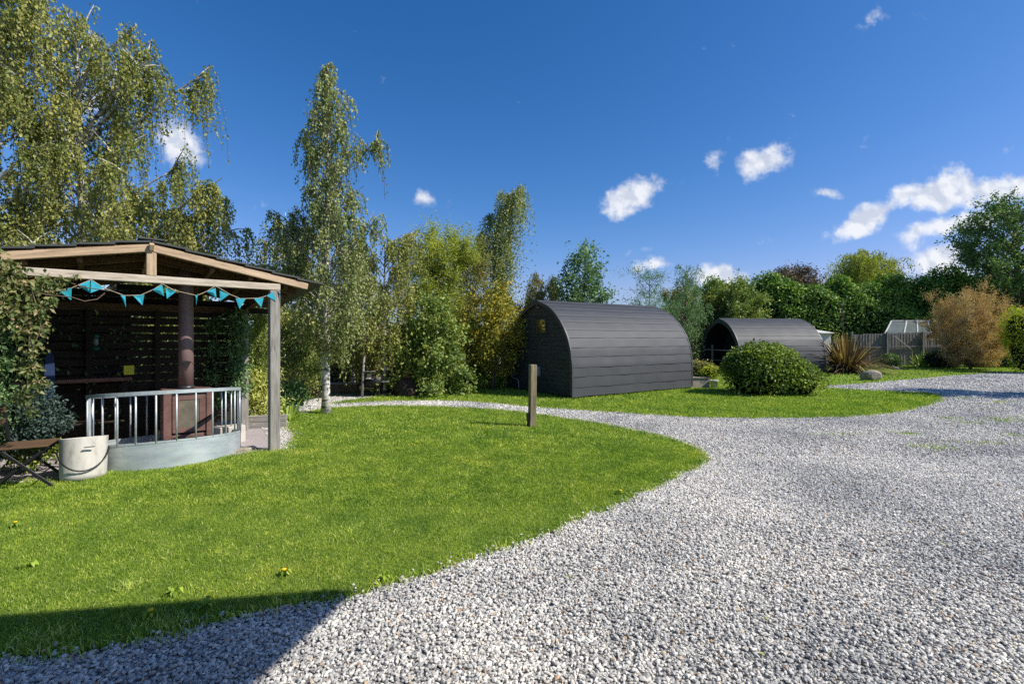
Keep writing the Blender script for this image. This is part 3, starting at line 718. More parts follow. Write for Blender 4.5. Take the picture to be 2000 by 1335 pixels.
    if droop > .4:
        side = dirs * np.array([1, 1, .4]) * .33
        pos = P0[:, None] + side[:, None] * LL[:, None, None] * (1 - np.exp(-3 * t))[..., None] + np.array([0, 0, -1.0]) * (LL[:, None] * droop * t ** 1.3)[..., None]
    else:
        up = unit(dirs + np.array([0, 0, .9 * (1 - droop * 2)]))
        pos = P0[:, None] + up[:, None] * (LL[:, None] * t)[..., None] * .9 - np.array([0, 0, 1.0]) * (LL[:, None] * droop * t ** 2)[..., None]
    pos = pos + rng.normal(0, lsize * (.5 if droop > .4 else .8), pos.shape)
    rn = np.clip(.5 * B0[:, None] + .5 * rng.uniform(0, 1, (m, lpt)) + rng.normal(0, .08, (m, lpt)), 0, 1)
    pos = pos.reshape(-1, 3); rn = rn.reshape(-1)
    k = pos[:, 2] > .05; pos, rn = pos[k], rn[k]
    tb.build('trunk', M[bark], root, True)
    if droop > .4 and d < 15:
        tt = np.array([0, .33, .66, 1.0])[None, :] * np.ones((m, 1)); side = dirs * np.array([1, 1, .4]) * .33
        q = P0[:, None] + side[:, None] * LL[:, None, None] * (1 - np.exp(-3 * tt))[..., None] + np.array([0, 0, -1.0]) * (LL[:, None] * droop * tt ** 1.3)[..., None]
        w = np.array([.003, .0, 0]); V = np.stack([q - w, q + w], 2).reshape(-1, 3)
        i0 = (np.arange(m) * 8)[:, None]; Fq = np.concatenate([i0 + np.array([[2 * k, 2 * k + 1, 2 * k + 3, 2 * k + 2]]) for k in range(3)])
        tw_ = mesh_np2('twigs', V, [Fq.astype(np.int32)], M['twig'], {}, root); tw_.data.transform(Matrix.Translation((-x0, -d, 0)))
    o = leaf_mesh('crown', pos, lsize, M[leaf], root, down=(ldown if ldown is not None else (1.0 if droop > .4 else .2)), aspect=aspect, rnd=rn, origin=None)
    o.data.transform(Matrix.Translation((-x0, -d, 0)))
    print(name, len(pos))
    return root
def lump(nf=26, amp=.22):
    D = unit(rng.normal(0, 1, (nf, 3))); A = rng.uniform(-1, 1, nf) * amp; K = rng.uniform(3, 10, nf)
    def f(N): return 1 + (A[None] * np.exp(K[None] * (N @ D.T - 1))).sum(1)
    return f
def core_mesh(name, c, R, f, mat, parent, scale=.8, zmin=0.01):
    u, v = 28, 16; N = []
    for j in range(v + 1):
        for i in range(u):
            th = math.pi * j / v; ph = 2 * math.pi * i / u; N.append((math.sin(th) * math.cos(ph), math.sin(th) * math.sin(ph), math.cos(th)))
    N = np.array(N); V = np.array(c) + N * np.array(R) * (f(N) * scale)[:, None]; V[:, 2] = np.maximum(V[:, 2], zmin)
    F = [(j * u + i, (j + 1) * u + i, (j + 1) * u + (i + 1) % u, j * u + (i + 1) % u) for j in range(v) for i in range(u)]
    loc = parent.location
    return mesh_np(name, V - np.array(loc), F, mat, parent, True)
M['core'] = simple('dark_core', (.018, .02, .01), 1, 0, .4, 9, 0, spec=0)  # added dark solid filler inside shrubs and hedges, blocks the view through
def bush(name, c, R, n, label, leaf='bush_leaf', size=.07, cat='bush', amp=.25, nf=26, nb=.5, aspect=.55, down=.2, thick=.22, core=True, group=None, clip=.03, extra=None, part='foliage', stem='inner_core', root=None, cs=.78):
    """leafy shrub: lumpy ellipsoid whose leaves sit in a thick uneven shell over an added dark solid core"""
    reseed(name, *[round(float(q), 2) for q in c]); c = np.array(c, float)
    own = root is None
    if own: root = plant_root(name, float(c[0]), float(c[1]), label, cat, group)
    f = lump(nf, amp); N = unit(rng.normal(0, 1, (n, 3))); N[:, 2] = np.where(c[2] < R[2] * .9, np.where(rng.uniform(0, 1, n) < .7, np.abs(N[:, 2]), N[:, 2]), N[:, 2])
    rr = f(N) * (1 - np.abs(rng.normal(0, thick, n)) + rng.normal(0, .02, n))
    P = c + N * np.array(R) * rr[:, None] + rng.normal(0, size * .5, (n, 3)); k = P[:, 2] > clip; P, N = P[k], N[k]
    cl = lump(40, .9)(N) - 1
    rn = np.clip(.45 + .35 * cl + rng.normal(0, .2, len(P)), 0, 1)
    o = leaf_mesh(part, P, size, M[leaf], root, N=N, nbias=nb, down=down, aspect=aspect, rnd=rn)
    o.data.transform(Matrix.Translation(-root.location))
    if core: core_mesh(stem, c, R, f, M['core'], root, cs)
    return root
def blades_clump(name, c, n, L, w, mat, label, cat='plant', spread=1.0, up=.6, droop=.6, group=None, root=None, part='leaves', elmin=20):
    """strap-leaved clump (arching sword leaves)"""
    if root is None: root = plant_root(name, c[0], c[1], label, cat, group)
    V, F, R = [], [], []; off = 0; K = 7
    for i in range(n):
        a = U(0, 6.283); el = math.radians(U(elmin, 86)); l = L * U(.6, 1.1) * (1 if elmin > 10 else .8 + .45 * math.cos(el)); ww = w * U(.7, 1.2)
        dirh = np.array([math.cos(a), math.sin(a), 0]); side = np.array([-math.sin(a), math.cos(a), 0]); r0 = U(0, .12) * spread
        rv = U(0, 1); dr = droop * U(.4, 1.3)
        for k in range(K):
            t = k / (K - 1)
            p = np.array(c, float) + dirh * (r0 + l * t * math.cos(el)) + np.array([0, 0, l * (t * math.sin(el) - dr * math.cos(el) * t ** 2.4)])
            p[2] = max(p[2], .01)
            wd = ww * (1 - t ** 3) * (.6 + .4 * min(1, t * 4)) / 2 + .001
            V += [p - side * wd, p + side * wd]; R += [rv, rv]
            if k: F.append((off + 2 * k - 2, off + 2 * k - 1, off + 2 * k + 1, off + 2 * k))
        off += 2 * K
    o = mesh_np(part, np.array(V) - np.array(root.location), F, mat, root, attrs={'rnd': np.array(R)})
    return root

# ------------------------------------------------------------------ camping pods
E3 = lambda *a: Vector(a)
def arch_outline(zs_, ws_, n=30):
    """half outline (w, z) resampled evenly along its length, base -> apex"""
    z = np.linspace(0, zs_[-1], 300); zz = np.array(zs_); ww = np.array(ws_)
    # monotone smooth interpolation on angle
    w = np.interp(z, zz, ww)
    k = np.ones(15) / 15; wp = np.concatenate([w[:1].repeat(7), w, w[-1] - (w[-8:-1][::-1] - w[-1])]); w = np.convolve(wp, k, 'valid')[:300]; w[-1] = 0; w = np.maximum(w, 0)
    s = np.concatenate([[0], np.cumsum(np.hypot(np.diff(w), np.diff(z)))]); t = np.linspace(0, s[-1], n + 1)
    return np.stack([np.interp(t, s, w), np.interp(t, s, z)], 1), s[-1]
POD_Z = [0, .35, .8, 1.2, 1.5, 1.75, 1.98, 2.17, 2.32, 2.44, 2.55]
POD_W = [1.545, 1.55, 1.54, 1.475, 1.37, 1.22, 1.03, .83, .62, .35, 0]
def pod(base, yaw, length, label, scale=1.0, lift=.07, porch=0):
    """base = ground point under the near corner of the front face; local x = along the length, local y = across (far side +)"""
    root = empty('camping_pod', base, yaw, label, 'camping pod'); W = 1.545 * scale
    zz = [z * scale for z in POD_Z]; ww = [w * scale for w in POD_W]
    prof, arc = arch_outline(zz, ww, 84)
    def LP(x, y, z): return (x, y + W, z + lift)   # y measured from the centre line
    nc = 13; per = 6
    rows = len(prof)
    # roof sheets: each course a slightly bowed lapped row
    for side in (-1, 1):
        V, F, B = [], [], []; nx = 40
        for c_ in range(nc):
            i0 = int(round(c_ * (rows - 1) / nc)); i1 = int(round((c_ + 1) * (rows - 1) / nc))
            idx = list(range(i0, i1 + 1)); off = len(V); ph_ = U(0, 9); shift = (c_ % 3) * .37
            for q, i in enumerate(idx):
                w, z = prof[i]; t = prof[min(i + 1, rows - 1)] - prof[max(i - 1, 0)]; t /= np.linalg.norm(t); nrm = np.array([t[1], -t[0]])
                fr = 1 - q / (len(idx) - 1)
                for k in range(nx + 1):
                    x = -.04 + (length + .08) * k / nx
                    bow = .5 + .5 * math.sin(x * 2.3 + ph_) * math.sin(x * 5.1 + ph_ * 2)
                    off_n = .004 + (.006 + .016 * bow) * fr
                    V.append(LP(x, side * (w + nrm[0] * off_n), z + nrm[1] * off_n - (0.012 * bow * fr if q == 0 else 0))); B.append((x * .55 + shift, i * .03 + c_, c_))
            for q in range(len(idx) - 1):
                for k in range(nx):
                    a = off + q * (nx + 1) + k; f = (a, a + 1, a + nx + 2, a + nx + 1); F.append(f if side < 0 else f[::-1])
            # thickness lip of the course
            o2 = len(V)
            for k in range(nx + 1):
                w, z = prof[i0]; v0 = V[off + k]; V.append((v0[0], (v0[1] - W) * (1 - .02 / max(w, .3)) + W, v0[2] + .002)); B.append((0, 0, 0))
            for k in range(nx):
                f = (off + k, o2 + k, o2 + k + 1, off + k + 1); F.append(f if side < 0 else f[::-1])
        mesh_np('roof_shingles', V, F, M['shingle'], root, attrs={'bc': np.array(B)})
    # ridge strip
    mb = MB(); 
    for s_ in (-1, 1): mb.frame(LP(length / 2, s_ * .07, zz[-1] - .002), E3(1, 0, 0), E3(0, s_ * .95, -.3).normalized(), E3(0, s_ * .3, .95).normalized(), length + .1, .15, .012)
    o = mb.build('ridge_cap', M['shingle'], None); o.parent = root
    # end walls of boards
    def wall(x, thick, mat, name, inset=.03, parent=root):
        mb = MB(); z = 0; bh = .118 * scale
        while z < zz[-1] - .04:
            z1 = min(z + bh - .006, zz[-1] - .03)
            h0, h1 = np.interp(z, zz, ww) - inset, np.interp(z1, zz, ww) - inset
            if h1 < .03: h1 = .03
            if h0 < .04: break
            xa, xb = x - thick / 2, x + thick / 2
            vs = [LP(xa, -h0, z), LP(xa, h0, z), LP(xa, h1, z1), LP(xa, -h1, z1), LP(xb, -h0, z), LP(xb, h0, z), LP(xb, h1, z1), LP(xb, -h1, z1)]
            bc = [(p[1], p[2]) for p in vs]
            mb.add(vs, [(0, 3, 2, 1), (4, 5, 6, 7), (0, 1, 5, 4), (1, 2, 6, 5), (2, 3, 7, 6), (3, 0, 4, 7)], bc); z += bh
        o = mb.build(name, mat, None); o.parent = parent
        mb2 = MB(); pr2 = [LP(x + .012 * (1 if x > 1 else 1), s * (w_ - inset - .01), z_) for s, pts in ((-1, prof), (1, prof[::-1])) for (w_, z_) in pts if w_ > .05]
        return o
    wall(.05 + porch, .03, M['pod_board'], 'front_wall'); wall(length - .05, .03, M['pod_board'], 'rear_wall')
    # inner skin so that nothing shows between the boards
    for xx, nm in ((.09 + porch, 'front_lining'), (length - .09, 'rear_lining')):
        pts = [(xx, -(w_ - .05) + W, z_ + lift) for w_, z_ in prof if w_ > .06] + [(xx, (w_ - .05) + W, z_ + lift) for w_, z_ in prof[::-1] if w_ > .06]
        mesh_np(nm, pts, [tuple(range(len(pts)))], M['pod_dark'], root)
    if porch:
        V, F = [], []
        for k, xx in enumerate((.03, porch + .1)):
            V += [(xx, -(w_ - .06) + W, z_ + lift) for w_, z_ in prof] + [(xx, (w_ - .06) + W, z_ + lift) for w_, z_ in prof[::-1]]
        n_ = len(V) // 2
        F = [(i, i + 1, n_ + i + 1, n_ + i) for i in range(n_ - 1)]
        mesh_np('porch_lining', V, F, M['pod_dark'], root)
    # arched edge boards
    for xx, nm in ((-.02, 'front_edge_board'), (length + .02, 'rear_edge_board')):
        V, F = [], []; dep = .075 if not porch or xx > 1 else .17
        for s_ in (-1, 1):
            off = len(V)
            for (w_, z_) in prof:
                t = np.array([w_, z_ - .5]); t = t / np.linalg.norm(t)
                for (dx, ins) in ((-.022, -.02), (.022, -.02), (.022, dep), (-.022, dep)):
                    V.append(LP(xx + dx, s_ * max(w_ - t[0] * ins, 0), z_ - t[1] * ins))
            for i in range(len(prof) - 1):
                for k in range(4):
                    f = (off + i * 4 + k, off + i * 4 + (k + 1) % 4, off + (i + 1) * 4 + (k + 1) % 4, off + (i + 1) * 4 + k); F.append(f if s_ > 0 else f[::-1])
        mesh_np(nm, V, F, M['pod_trim'], root)
    mb = MB(); mb.box(-.035, 0, W - .04, W + .04, zz[-1] + lift - .22, zz[-1] + lift + .035)
    o = mb.build('finial', M['pod_trim'], None); o.parent = root
    mb = MB()
    for y in (.15, W, 2 * W - .15): mb.box(.05, length - .05, y - .05, y + .05, 0.005, lift + .02)
    o = mb.build('bearers', M['dark_wood'], None); o.parent = root
    return root
P1 = G(1119, 780)
yaw1 = math.atan2(.54, .84)
pod1 = pod((P1.x, P1.y, 0), yaw1, 4.75, 'large charcoal arched camping pod with a small square window, end wall in shade')
# local helper for the first pod: y across from the near corner
def add_pod1():
    mb = MB(); y0, y1, z0, z1 = 1.2, 1.56, 1.74, 2.08
    for (a, b, c, d) in ((y0 - .045, y1 + .045, z1, z1 + .045), (y0 - .045, y1 + .045, z0 - .045, z0), (y0 - .045, y0, z0, z1), (y1, y1 + .045, z0, z1)): mb.box(-.005, .045, a, b, c, d)
    w = mb.build('window', M['pod_trim'], None); w.parent = pod1
    mb = MB(); mb.box(.008, .03, y0, y1, z0, z1, .001); p = mb.build('pane', M['glass'], None); p.parent = w
    mb = MB(); mb.tube([(-.03, 2.86, .62), (-.03, 2.85, .45), (-.03, 2.8, .36), (-.03, 2.55, .33), (-.03, 2.48, .3), (-.03, 2.46, .02)], .02, 8)
    p = mb.build('waste_pipe', M['grey_pipe'], None, True); p.parent = pod1
    mb = MB(); mb.box(-.09, .03, 1.42, 1.56, .5, .78, .02); p = mb.build('meter_box', M['grey_pipe'], None); p.parent = pod1
    mb = MB(); mb.lathe((-.035, 1.45, 2.42), [(.0, 0), (.03, 0), (.03, .03), (0, .03)], 10, False, False); p = mb.build('lamp', M['grey_pipe'], None); p.parent = pod1
add_pod1()
th2 = math.radians(11); v2 = Vector((math.cos(th2), math.sin(th2))); u2 = Vector((-math.sin(th2), math.cos(th2)))
A2 = Vector((X(1405, 22.0), 22.0)) - u2 * 1.545 * .95
pod2 = pod((A2.x, A2.y, 0), th2, 4.2, 'charcoal arched camping pod with a dark open porch, partly behind the round bush', .945, .03, 1.1)
def add_pod2():
    mb = MB(); W2 = 1.545 * .945
    mb.box(.0, .05, .1, 2 * W2 - .1, .98, 1.03); mb.box(.0, .05, .1, 2 * W2 - .1, .52, .56)
    mb.box(-.005, .055, 2.0, 2.07, .05, 1.25)
    o = mb.build('porch_rail', M['grey_wood'], None); o.parent = pod2
add_pod2()
P3 = Vector((X(600, 15.5), 15.5))
pod3 = pod((P3.x, P3.y, 0), math.radians(62), 3.8, 'dark grey arched pod half hidden among birches behind the shelter', .8, .1)

# ------------------------------------------------------------------ timber shelter
FC = Vector((-3.35, 6.775, 0)); e1 = Vector((.76, .65, 0)).normalized(); e2 = Vector((-.65, .76, 0)).normalized(); KP = FC - e1 * 1.387
def R(s, t, z): return KP + e1 * s + e2 * t + Vector((0, 0, z))
def zr(s, t): return 2.725 - .187 * abs(s) - .092 * t
SHD = 2.45
shelter = empty('garden_shelter', KP, 0, 'open timber garden shelter with low pitched felt roof and bunting', 'shelter')
def SB(*beams):
    mb = MB()
    for b in beams: mb.beam(*b)
    return mb
SB((R(1.387, 0, 0), R(1.387, 0, 2.25), .13, .13, tuple(e1))).build('post', M['grey_wood'], shelter)
SB((R(1.387, 1.85, -.02), R(1.387, 1.85, 2.0), .11, .11, tuple(e1))).build('post', M['grey_wood'], shelter)
SB((R(-1.45, 0, 0), R(-1.45, 0, 2.25), .12, .12, tuple(e1))).build('post', M['grey_wood'], shelter)
SB((R(-1.45, 2.2, 0), R(-1.45, 2.2, 2.0), .12, .12, tuple(e1))).build('post', M['grey_wood'], shelter)
SB((R(-1.75, -.01, 2.302), R(1.46, -.01, 2.302), .07, .09)).build('front_beam', M['pale_wood'], shelter)
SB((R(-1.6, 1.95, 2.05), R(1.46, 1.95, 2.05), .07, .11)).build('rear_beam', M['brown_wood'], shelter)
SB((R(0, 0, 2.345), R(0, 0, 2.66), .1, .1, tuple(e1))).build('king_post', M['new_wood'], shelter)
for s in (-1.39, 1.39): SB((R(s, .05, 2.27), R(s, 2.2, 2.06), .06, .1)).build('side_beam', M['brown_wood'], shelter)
for i, t in enumerate((-.035, .5, 1.0, 1.5, 2.0)):
    for sg in (-1, 1):
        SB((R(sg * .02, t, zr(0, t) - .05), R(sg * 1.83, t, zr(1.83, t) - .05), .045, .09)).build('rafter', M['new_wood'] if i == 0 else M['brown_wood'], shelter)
SB((R(0, -.06, 2.655), R(0, -.105, 2.725), .05, .05), (R(0, -.02, 2.70), R(0, 2.3, 2.70 - .21), .045, .1)).build('ridge_board', M['new_wood'], shelter)
for s in (-1.55, -1.1, -.65, .65, 1.1, 1.55):
    SB((R(s, .02, zr(s, 0) - .115), R(s, 2.2, zr(s, 2.2) - .115), .05, .05)).build('purlin', M['brown_wood'], shelter)
# ceiling boards
mb = MB()
for sg in (-1, 1):
    for k in range(12):
        s0, s1 = sg * (k * .155 + .005), sg * (k * .155 + .15)
        sm = (s0 + s1) / 2; zm = lambda t: zr(sm, t) + .006
        slope = Vector((e1.x * sg, e1.y * sg, -.187)).normalized()
        a, b = R(sm, -.05, zm(-.05)), R(sm, 2.35, zm(2.35)); ax = (b - a).normalized(); nz = slope.cross(ax) * (1 if sg > 0 else -1)
        if nz.z < 0: nz = -nz
        mb.frame((a + b) / 2, ax, slope, nz, (b - a).length, .148, .014)
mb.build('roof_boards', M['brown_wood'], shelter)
# lapped felt courses, butt ends showing as steps on the front edge
for sg in (-1, 1):
    mb = MB(); nK = 6
    for k in range(nK):
        a0, a1 = k * .335, (k + 1) * .335 + .05
        sm = sg * (a0 + a1) / 2
        lift_ = .03 + .006 * (nK - k) / nK
        slope = Vector((e1.x * sg, e1.y * sg, -.187 + .055)).normalized()
        a, b = R(sm, -.075, zr(sm, -.075) + lift_), R(sm, 2.42, zr(sm, 2.42) + lift_); ax = (b - a).normalized(); nz = slope.cross(ax)
        if nz.z < 0: nz = -nz
        mb.frame((a + b) / 2, ax, slope, nz, (b - a).length, a1 - a0, .022, .004)
    mb.build('roof_felt', M['felt'], shelter)
mb = MB(); mb.beam(R(0, -.08, zr(0, -.08) + .055), R(0, 2.43, zr(0, 2.43) + .055), .26, .02); mb.build('ridge_capping', M['felt'], shelter)
# slatted back screen
mb = MB(); t_ = 1.93
z = .25
while z < 1.98:
    mb.beam(R(-1.4, t_, z), R(1.34, t_, z), .02, .1); z += .103 if z < .8 else .122
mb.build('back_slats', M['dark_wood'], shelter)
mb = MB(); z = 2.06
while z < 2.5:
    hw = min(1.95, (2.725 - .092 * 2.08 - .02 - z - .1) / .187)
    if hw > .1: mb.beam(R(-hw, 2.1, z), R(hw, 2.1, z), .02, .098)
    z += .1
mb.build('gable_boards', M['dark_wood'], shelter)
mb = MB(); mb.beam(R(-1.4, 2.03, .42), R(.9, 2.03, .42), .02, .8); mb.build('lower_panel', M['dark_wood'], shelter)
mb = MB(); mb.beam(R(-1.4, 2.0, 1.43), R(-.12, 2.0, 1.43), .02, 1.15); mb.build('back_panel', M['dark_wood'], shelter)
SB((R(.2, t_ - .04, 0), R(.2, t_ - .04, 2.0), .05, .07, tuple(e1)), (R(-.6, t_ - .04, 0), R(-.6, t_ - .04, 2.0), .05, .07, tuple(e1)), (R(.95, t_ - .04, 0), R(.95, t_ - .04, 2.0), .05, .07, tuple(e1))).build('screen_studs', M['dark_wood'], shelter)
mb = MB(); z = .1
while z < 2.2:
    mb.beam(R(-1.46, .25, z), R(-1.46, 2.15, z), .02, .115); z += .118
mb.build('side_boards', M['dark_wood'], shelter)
# bench with shelf at the back left
bench = empty('plank_counter', R(-.85, 1.65, 0), 0, 'rough plank counter against the dark back screen of the shelter', 'counter')
SB((R(-1.35, 1.66, 1.0), R(-.12, 1.66, 1.0), .3, .05)).build('top', M['slat_red'], bench)
for s in (-1.3, -.2): SB((R(s, 1.66, 0), R(s, 1.66, .97), .07, .07, tuple(e1))).build('leg', M['dark_wood'], bench)
SB((R(-1.3, 1.68, .4), R(-.2, 1.68, .4), .25, .03)).build('shelf', M['dark_wood'], bench)
sg_ = MB(); c = R(-.16, 1.45, 1.13); sg_.frame(c, e1, Vector((0, 0, 1)), -e2, .115, .13, .008)
M['yellow_sign'] = simple('yellow_notice', (.55, .5, .02), .5, 0, .15, 30, 0)
o = sg_.build('notice', M['yellow_sign']); tag(o, 'small yellow square notice on the dark back screen', 'notice')
def lantern(pos, label):
    r = empty('lantern', pos, 0, label, 'lantern'); p = Vector(pos)
    M.setdefault('lantern_green', simple('lantern_green', (.01, .09, .07), .35, .2, .2, 20, 0))
    mb = MB(); mb.lathe(p, [(.05, 0), (.055, .02), (.03, .05), (.02, .06)], 14); mb.build('base', M['lantern_green'], r, True)
    mb = MB(); mb.lathe(p, [(.02, .06), (.035, .09), (.035, .14), (.022, .17)], 14); mb.build('chimney_glass', M['ghglass'], r, True)
    mb = MB(); mb.lathe(p, [(.03, .17), (.045, .185), (.02, .22), (.012, .235)], 14); mb.build('cap', M['lantern_green'], r, True)
    mb = MB(); mb.tube([p + e1 * .045 + Vector((0, 0, .05)), p + e1 * .055 + Vector((0, 0, .18)), p + Vector((0, 0, .3)), p - e1 * .055 + Vector((0, 0, .18)), p - e1 * .045 + Vector((0, 0, .05))], .003, 5); mb.build('handle', M['black_metal'], r)
lantern(R(-.52, 1.6, 1.42), 'green hurricane lantern hanging in the dark at the back of the shelter')
# blue board leaning at the left
bb = MB(); prof = [(-.5, .09), (-.44, .14), (-.2, .17), (.1, .17), (.35, .13), (.5, .04)]
c0 = S(97, 730, 6.1); vs, fs = [], []
for (h, w) in prof:
    for q in (-1, 1):
        for dz in (-.015, .015): vs.append(c0 + Vector((0, 0, h * .6)) + e1 * (w * q * .28) + e2 * (dz + h * .12))
for i in range(len(prof) - 1):
    a = i * 4; fs += [(a, a + 2, a + 6, a + 4), (a + 1, a + 5, a + 7, a + 3), (a, a + 4, a + 5, a + 1), (a + 2, a + 3, a + 7, a + 6)]
fs += [(0, 1, 3, 2), (20, 22, 23, 21)]
M['blue_paint'] = simple('blue_paint', (.005, .02, .07), .45, 0, .2, 10, 0)
bb.add(vs, fs); o = bb.build('blue_board', M['blue_paint']); tag(o, 'blue rounded board leaning in the ivy at the left of the shelter', 'board')

# bunting: string and flags
def bunting():
    r = empty('bunting', R(0, -.06, 2.24), 0, 'turquoise triangular bunting strung along the front beam of the shelter', 'bunting')
    def onbeam(px, py, t=-.06):
        k = (px - CX) / F_PX; base = R(0, t, 0)
        s = (k * base.y - base.x) / (e1.x - k * e1.y); p = R(s, t, 0); return Vector((p.x, p.y, Zh(py, p.y)))
    anchors = [(20, 560), (60, 573), (110, 568), (140, 562), (178, 546), (205, 563), (243, 577), (275, 576), (300, 565), (317, 554), (340, 567), (385, 577), (405, 568), (421, 558), (450, 575), (470, 583), (505, 582), (525, 576), (546, 566)]
    pts = [onbeam(*a) for a in anchors]; mb = MB(); fine = []
    for i in range(len(pts) - 1):
        for k in range(4): fine.append(pts[i].lerp(pts[i + 1], k / 4))
    mb.tube(fine + [pts[-1]], .004, 5); mb.build('string', M['twine'], r)
    flags = [((46, 571), (72, 571), (58, 590), 1), ((117, 569), (140, 561), (139, 586), 1), ((152, 557), (176, 547), (176, 572), 1), ((178, 547), (204, 562), (177, 572), 1), ((235, 576), (245, 578), (246, 600), .3), ((260, 577), (282, 575), (278, 596), 1),
             ((297, 566), (317, 556), (321, 578), 1), ((323, 562), (344, 569), (326, 583), 1), ((381, 576), (386, 576), (384, 597), .2), ((403, 569), (421, 562), (423, 582), 1), ((429, 567), (448, 575), (430, 588), 1), ((460, 582), (480, 583), (468, 603), 1),
             ((496, 583), (515, 581), (510, 600), 1), ((520, 577), (534, 570), (539, 588), 1), ((541, 567), (544, 569), (550, 584), .2)]
    for (a, b, c, k) in flags:
        A, B, Cc = onbeam(*a, -.065), onbeam(*b, -.065), onbeam(*c, -.065); n_ = (B - A).cross(Cc - A).normalized() * .002
        tw = e2 * (U(-.04, .04)); m_ = (A + B + Cc) / 3 + e2 * U(-.02, .02)
        vs = [A, B, Cc + tw, m_]; mb = MB(); V = [v + n_ for v in vs] + [v - n_ for v in vs]
        mb.add(V, [(0, 1, 3), (1, 2, 3), (2, 0, 3), (5, 4, 7), (6, 5, 7), (4, 6, 7), (0, 4, 5, 1), (1, 5, 6, 2), (2, 6, 4, 0)])
        mb.build('flag', M['teal'], r)
bunting()

# stove with flue
SC = Vector((X(366, 6.75), 6.75, 0)); 
stove = empty('stove', SC, 0, 'rusty red steel log stove with sooty glass door and tall flue', 'stove')
def Q(s, t, z): return SC + e1 * s + e2 * t + Vector((0, 0, z))
def qb(mb, s0, s1, t0, t1, z0, z1, bev=.006):
    return mb.frame(Q((s0 + s1) / 2, (t0 + t1) / 2, (z0 + z1) / 2), e1, e2, Vector((0, 0, 1)), s1 - s0, t1 - t0, z1 - z0, bev)
mb = MB(); qb(mb, -.29, -.2, -.19, .25, .22, .88); qb(mb, .2, .29, -.19, .25, .22, .88); qb(mb, -.2, .2, .2, .25, .22, .88); qb(mb, -.2, .2, -.19, .2, .84, .88); qb(mb, -.2, .2, -.185, .2, .22, .27); mb.build('body', M['stove'], stove)
mb = MB(); qb(mb, -.2, .2, -.17, -.15, .27, .84); mb.build('inner_face', M['black_metal'], stove)
mb = MB(); qb(mb, -.19, .19, -.2, -.175, .3, .36); qb(mb, -.19, .19, -.2, -.175, .74, .8); qb(mb, -.19, -.12, -.2, -.175, .36, .74); qb(mb, .12, .19, -.2, -.175, .36, .74); dr = mb.build('door', M['stove'], stove)
mb = MB(); qb(mb, -.12, .12, -.192, -.18, .36, .74); g_ = mb.build('glass_panel', M['stove_glass'], dr)
mb = MB(); mb.tube([Q(.1, -.23, .42), Q(.32, -.26, .56)], .012, 6); mb.tube([Q(.1, -.23, .42), Q(.1, -.2, .42)], .01, 6); h_ = mb.build('handle', M['black_metal'], dr)
for s in (-.25, .25):
    for t in (-.15, .2):
        mb = MB(); qb(mb, s - .035, s + .035, t - .03, t + .03, 0, .22); mb.build('leg', M['stove_rust'], stove)
mb = MB(); qb(mb, -.16, .2, -.24, .1, .1, .2); mb.build('ash_pan', M['dark_steel'], stove)
mb = MB(); fc = Vector((X(363.5, 6.75), 6.75, 0)); mb.lathe(fc, [(.09, .88), (.09, 1.5), (.09, 2.2), (.09, 2.6)], 28); mb.build('flue_pipe', M['flue'], stove, True)
mb = MB(); mb.lathe(fc, [(.1, .88), (.1, .92)], 28); mb.build('flue_collar', M['dark_steel'], stove, True)
# galvanised ring feeder used as a guard
RC = Vector((-4.64, 6.52, 0)); RR = .84; vd = Vector((RC.x, RC.y, 0)).normalized()
guard = empty('fire_guard_ring', RC, 0, 'galvanised steel ring with vertical bars around the stove', 'ring guard')
def ring(a): return RC + Vector((math.cos(a), math.sin(a), 0)) * RR
def tilt(a): return -.095 * Vector((math.cos(a), math.sin(a), 0)).dot(vd)
n = 64; V, Fc = [], []
for k in range(n):
    a = 2 * math.pi * k / n; dr_ = Vector((math.cos(a), math.sin(a), 0)); p = ring(a); zt_ = .235 + tilt(a)
    wb = .004 * math.sin(a * 9)
    for (r_, z_) in ((.004 + wb, .0), (.004 + wb * .5 + .003 * math.sin(a * 23), zt_ * .5), (.004, zt_), (.005, zt_ + .001), (-.005, zt_ + .001), (-.004, zt_), (-.004 + wb, 0)): V.append(p + dr_ * r_ + Vector((0, 0, z_)))
for k in range(n):
    for (i, j) in ((0, 1), (1, 2), (3, 4), (5, 6)):
        a0, a1 = k * 7 + i, k * 7 + j; b0, b1 = ((k + 1) % n) * 7 + i, ((k + 1) % n) * 7 + j
        Fc.append((a0, b0, b1, a1))
mb = MB(); mb.add(V, Fc); mb.build('steel_band', M['galv'], guard, True)
def rail_at(hz, r, name, w=.022):
    V, F = [], []
    for k in range(n):
        a = 2 * math.pi * k / n; dr_ = Vector((math.cos(a), math.sin(a), 0)); p = ring(a) + Vector((0, 0, hz + tilt(a) * r))
        for (x_, z_) in ((w / 2, -w * .7), (w / 2, w * .7), (-w / 2, w * .7), (-w / 2, -w * .7)): V.append(p + dr_ * x_ + Vector((0, 0, z_)))
    for k in range(n):
        for i in range(4): F.append((k * 4 + i, ((k + 1) % n) * 4 + i, ((k + 1) % n) * 4 + (i + 1) % 4, k * 4 + (i + 1) % 4))
    mb = MB(); mb.add(V, F); mb.build(name, M['galv'], guard)
rail_at(.85, .9, 'top_rail', .03); rail_at(.245, 1, 'lower_rail', .016)
va = math.atan2(vd.y, vd.x)
for k in range(26):
    a = va + math.pi + 2 * math.pi * (k + .35) / 26
    mb = MB(); mb.tube([ring(a) + Vector((0, 0, .24 + tilt(a))), ring(a) + Vector((0, 0, .84 + tilt(a) * .9))], .0105, 8); mb.build('bar', M['galv'], guard, True)
for px in (476, 470):
    pass
a_r = va - math.acos(RR / 8.0) 
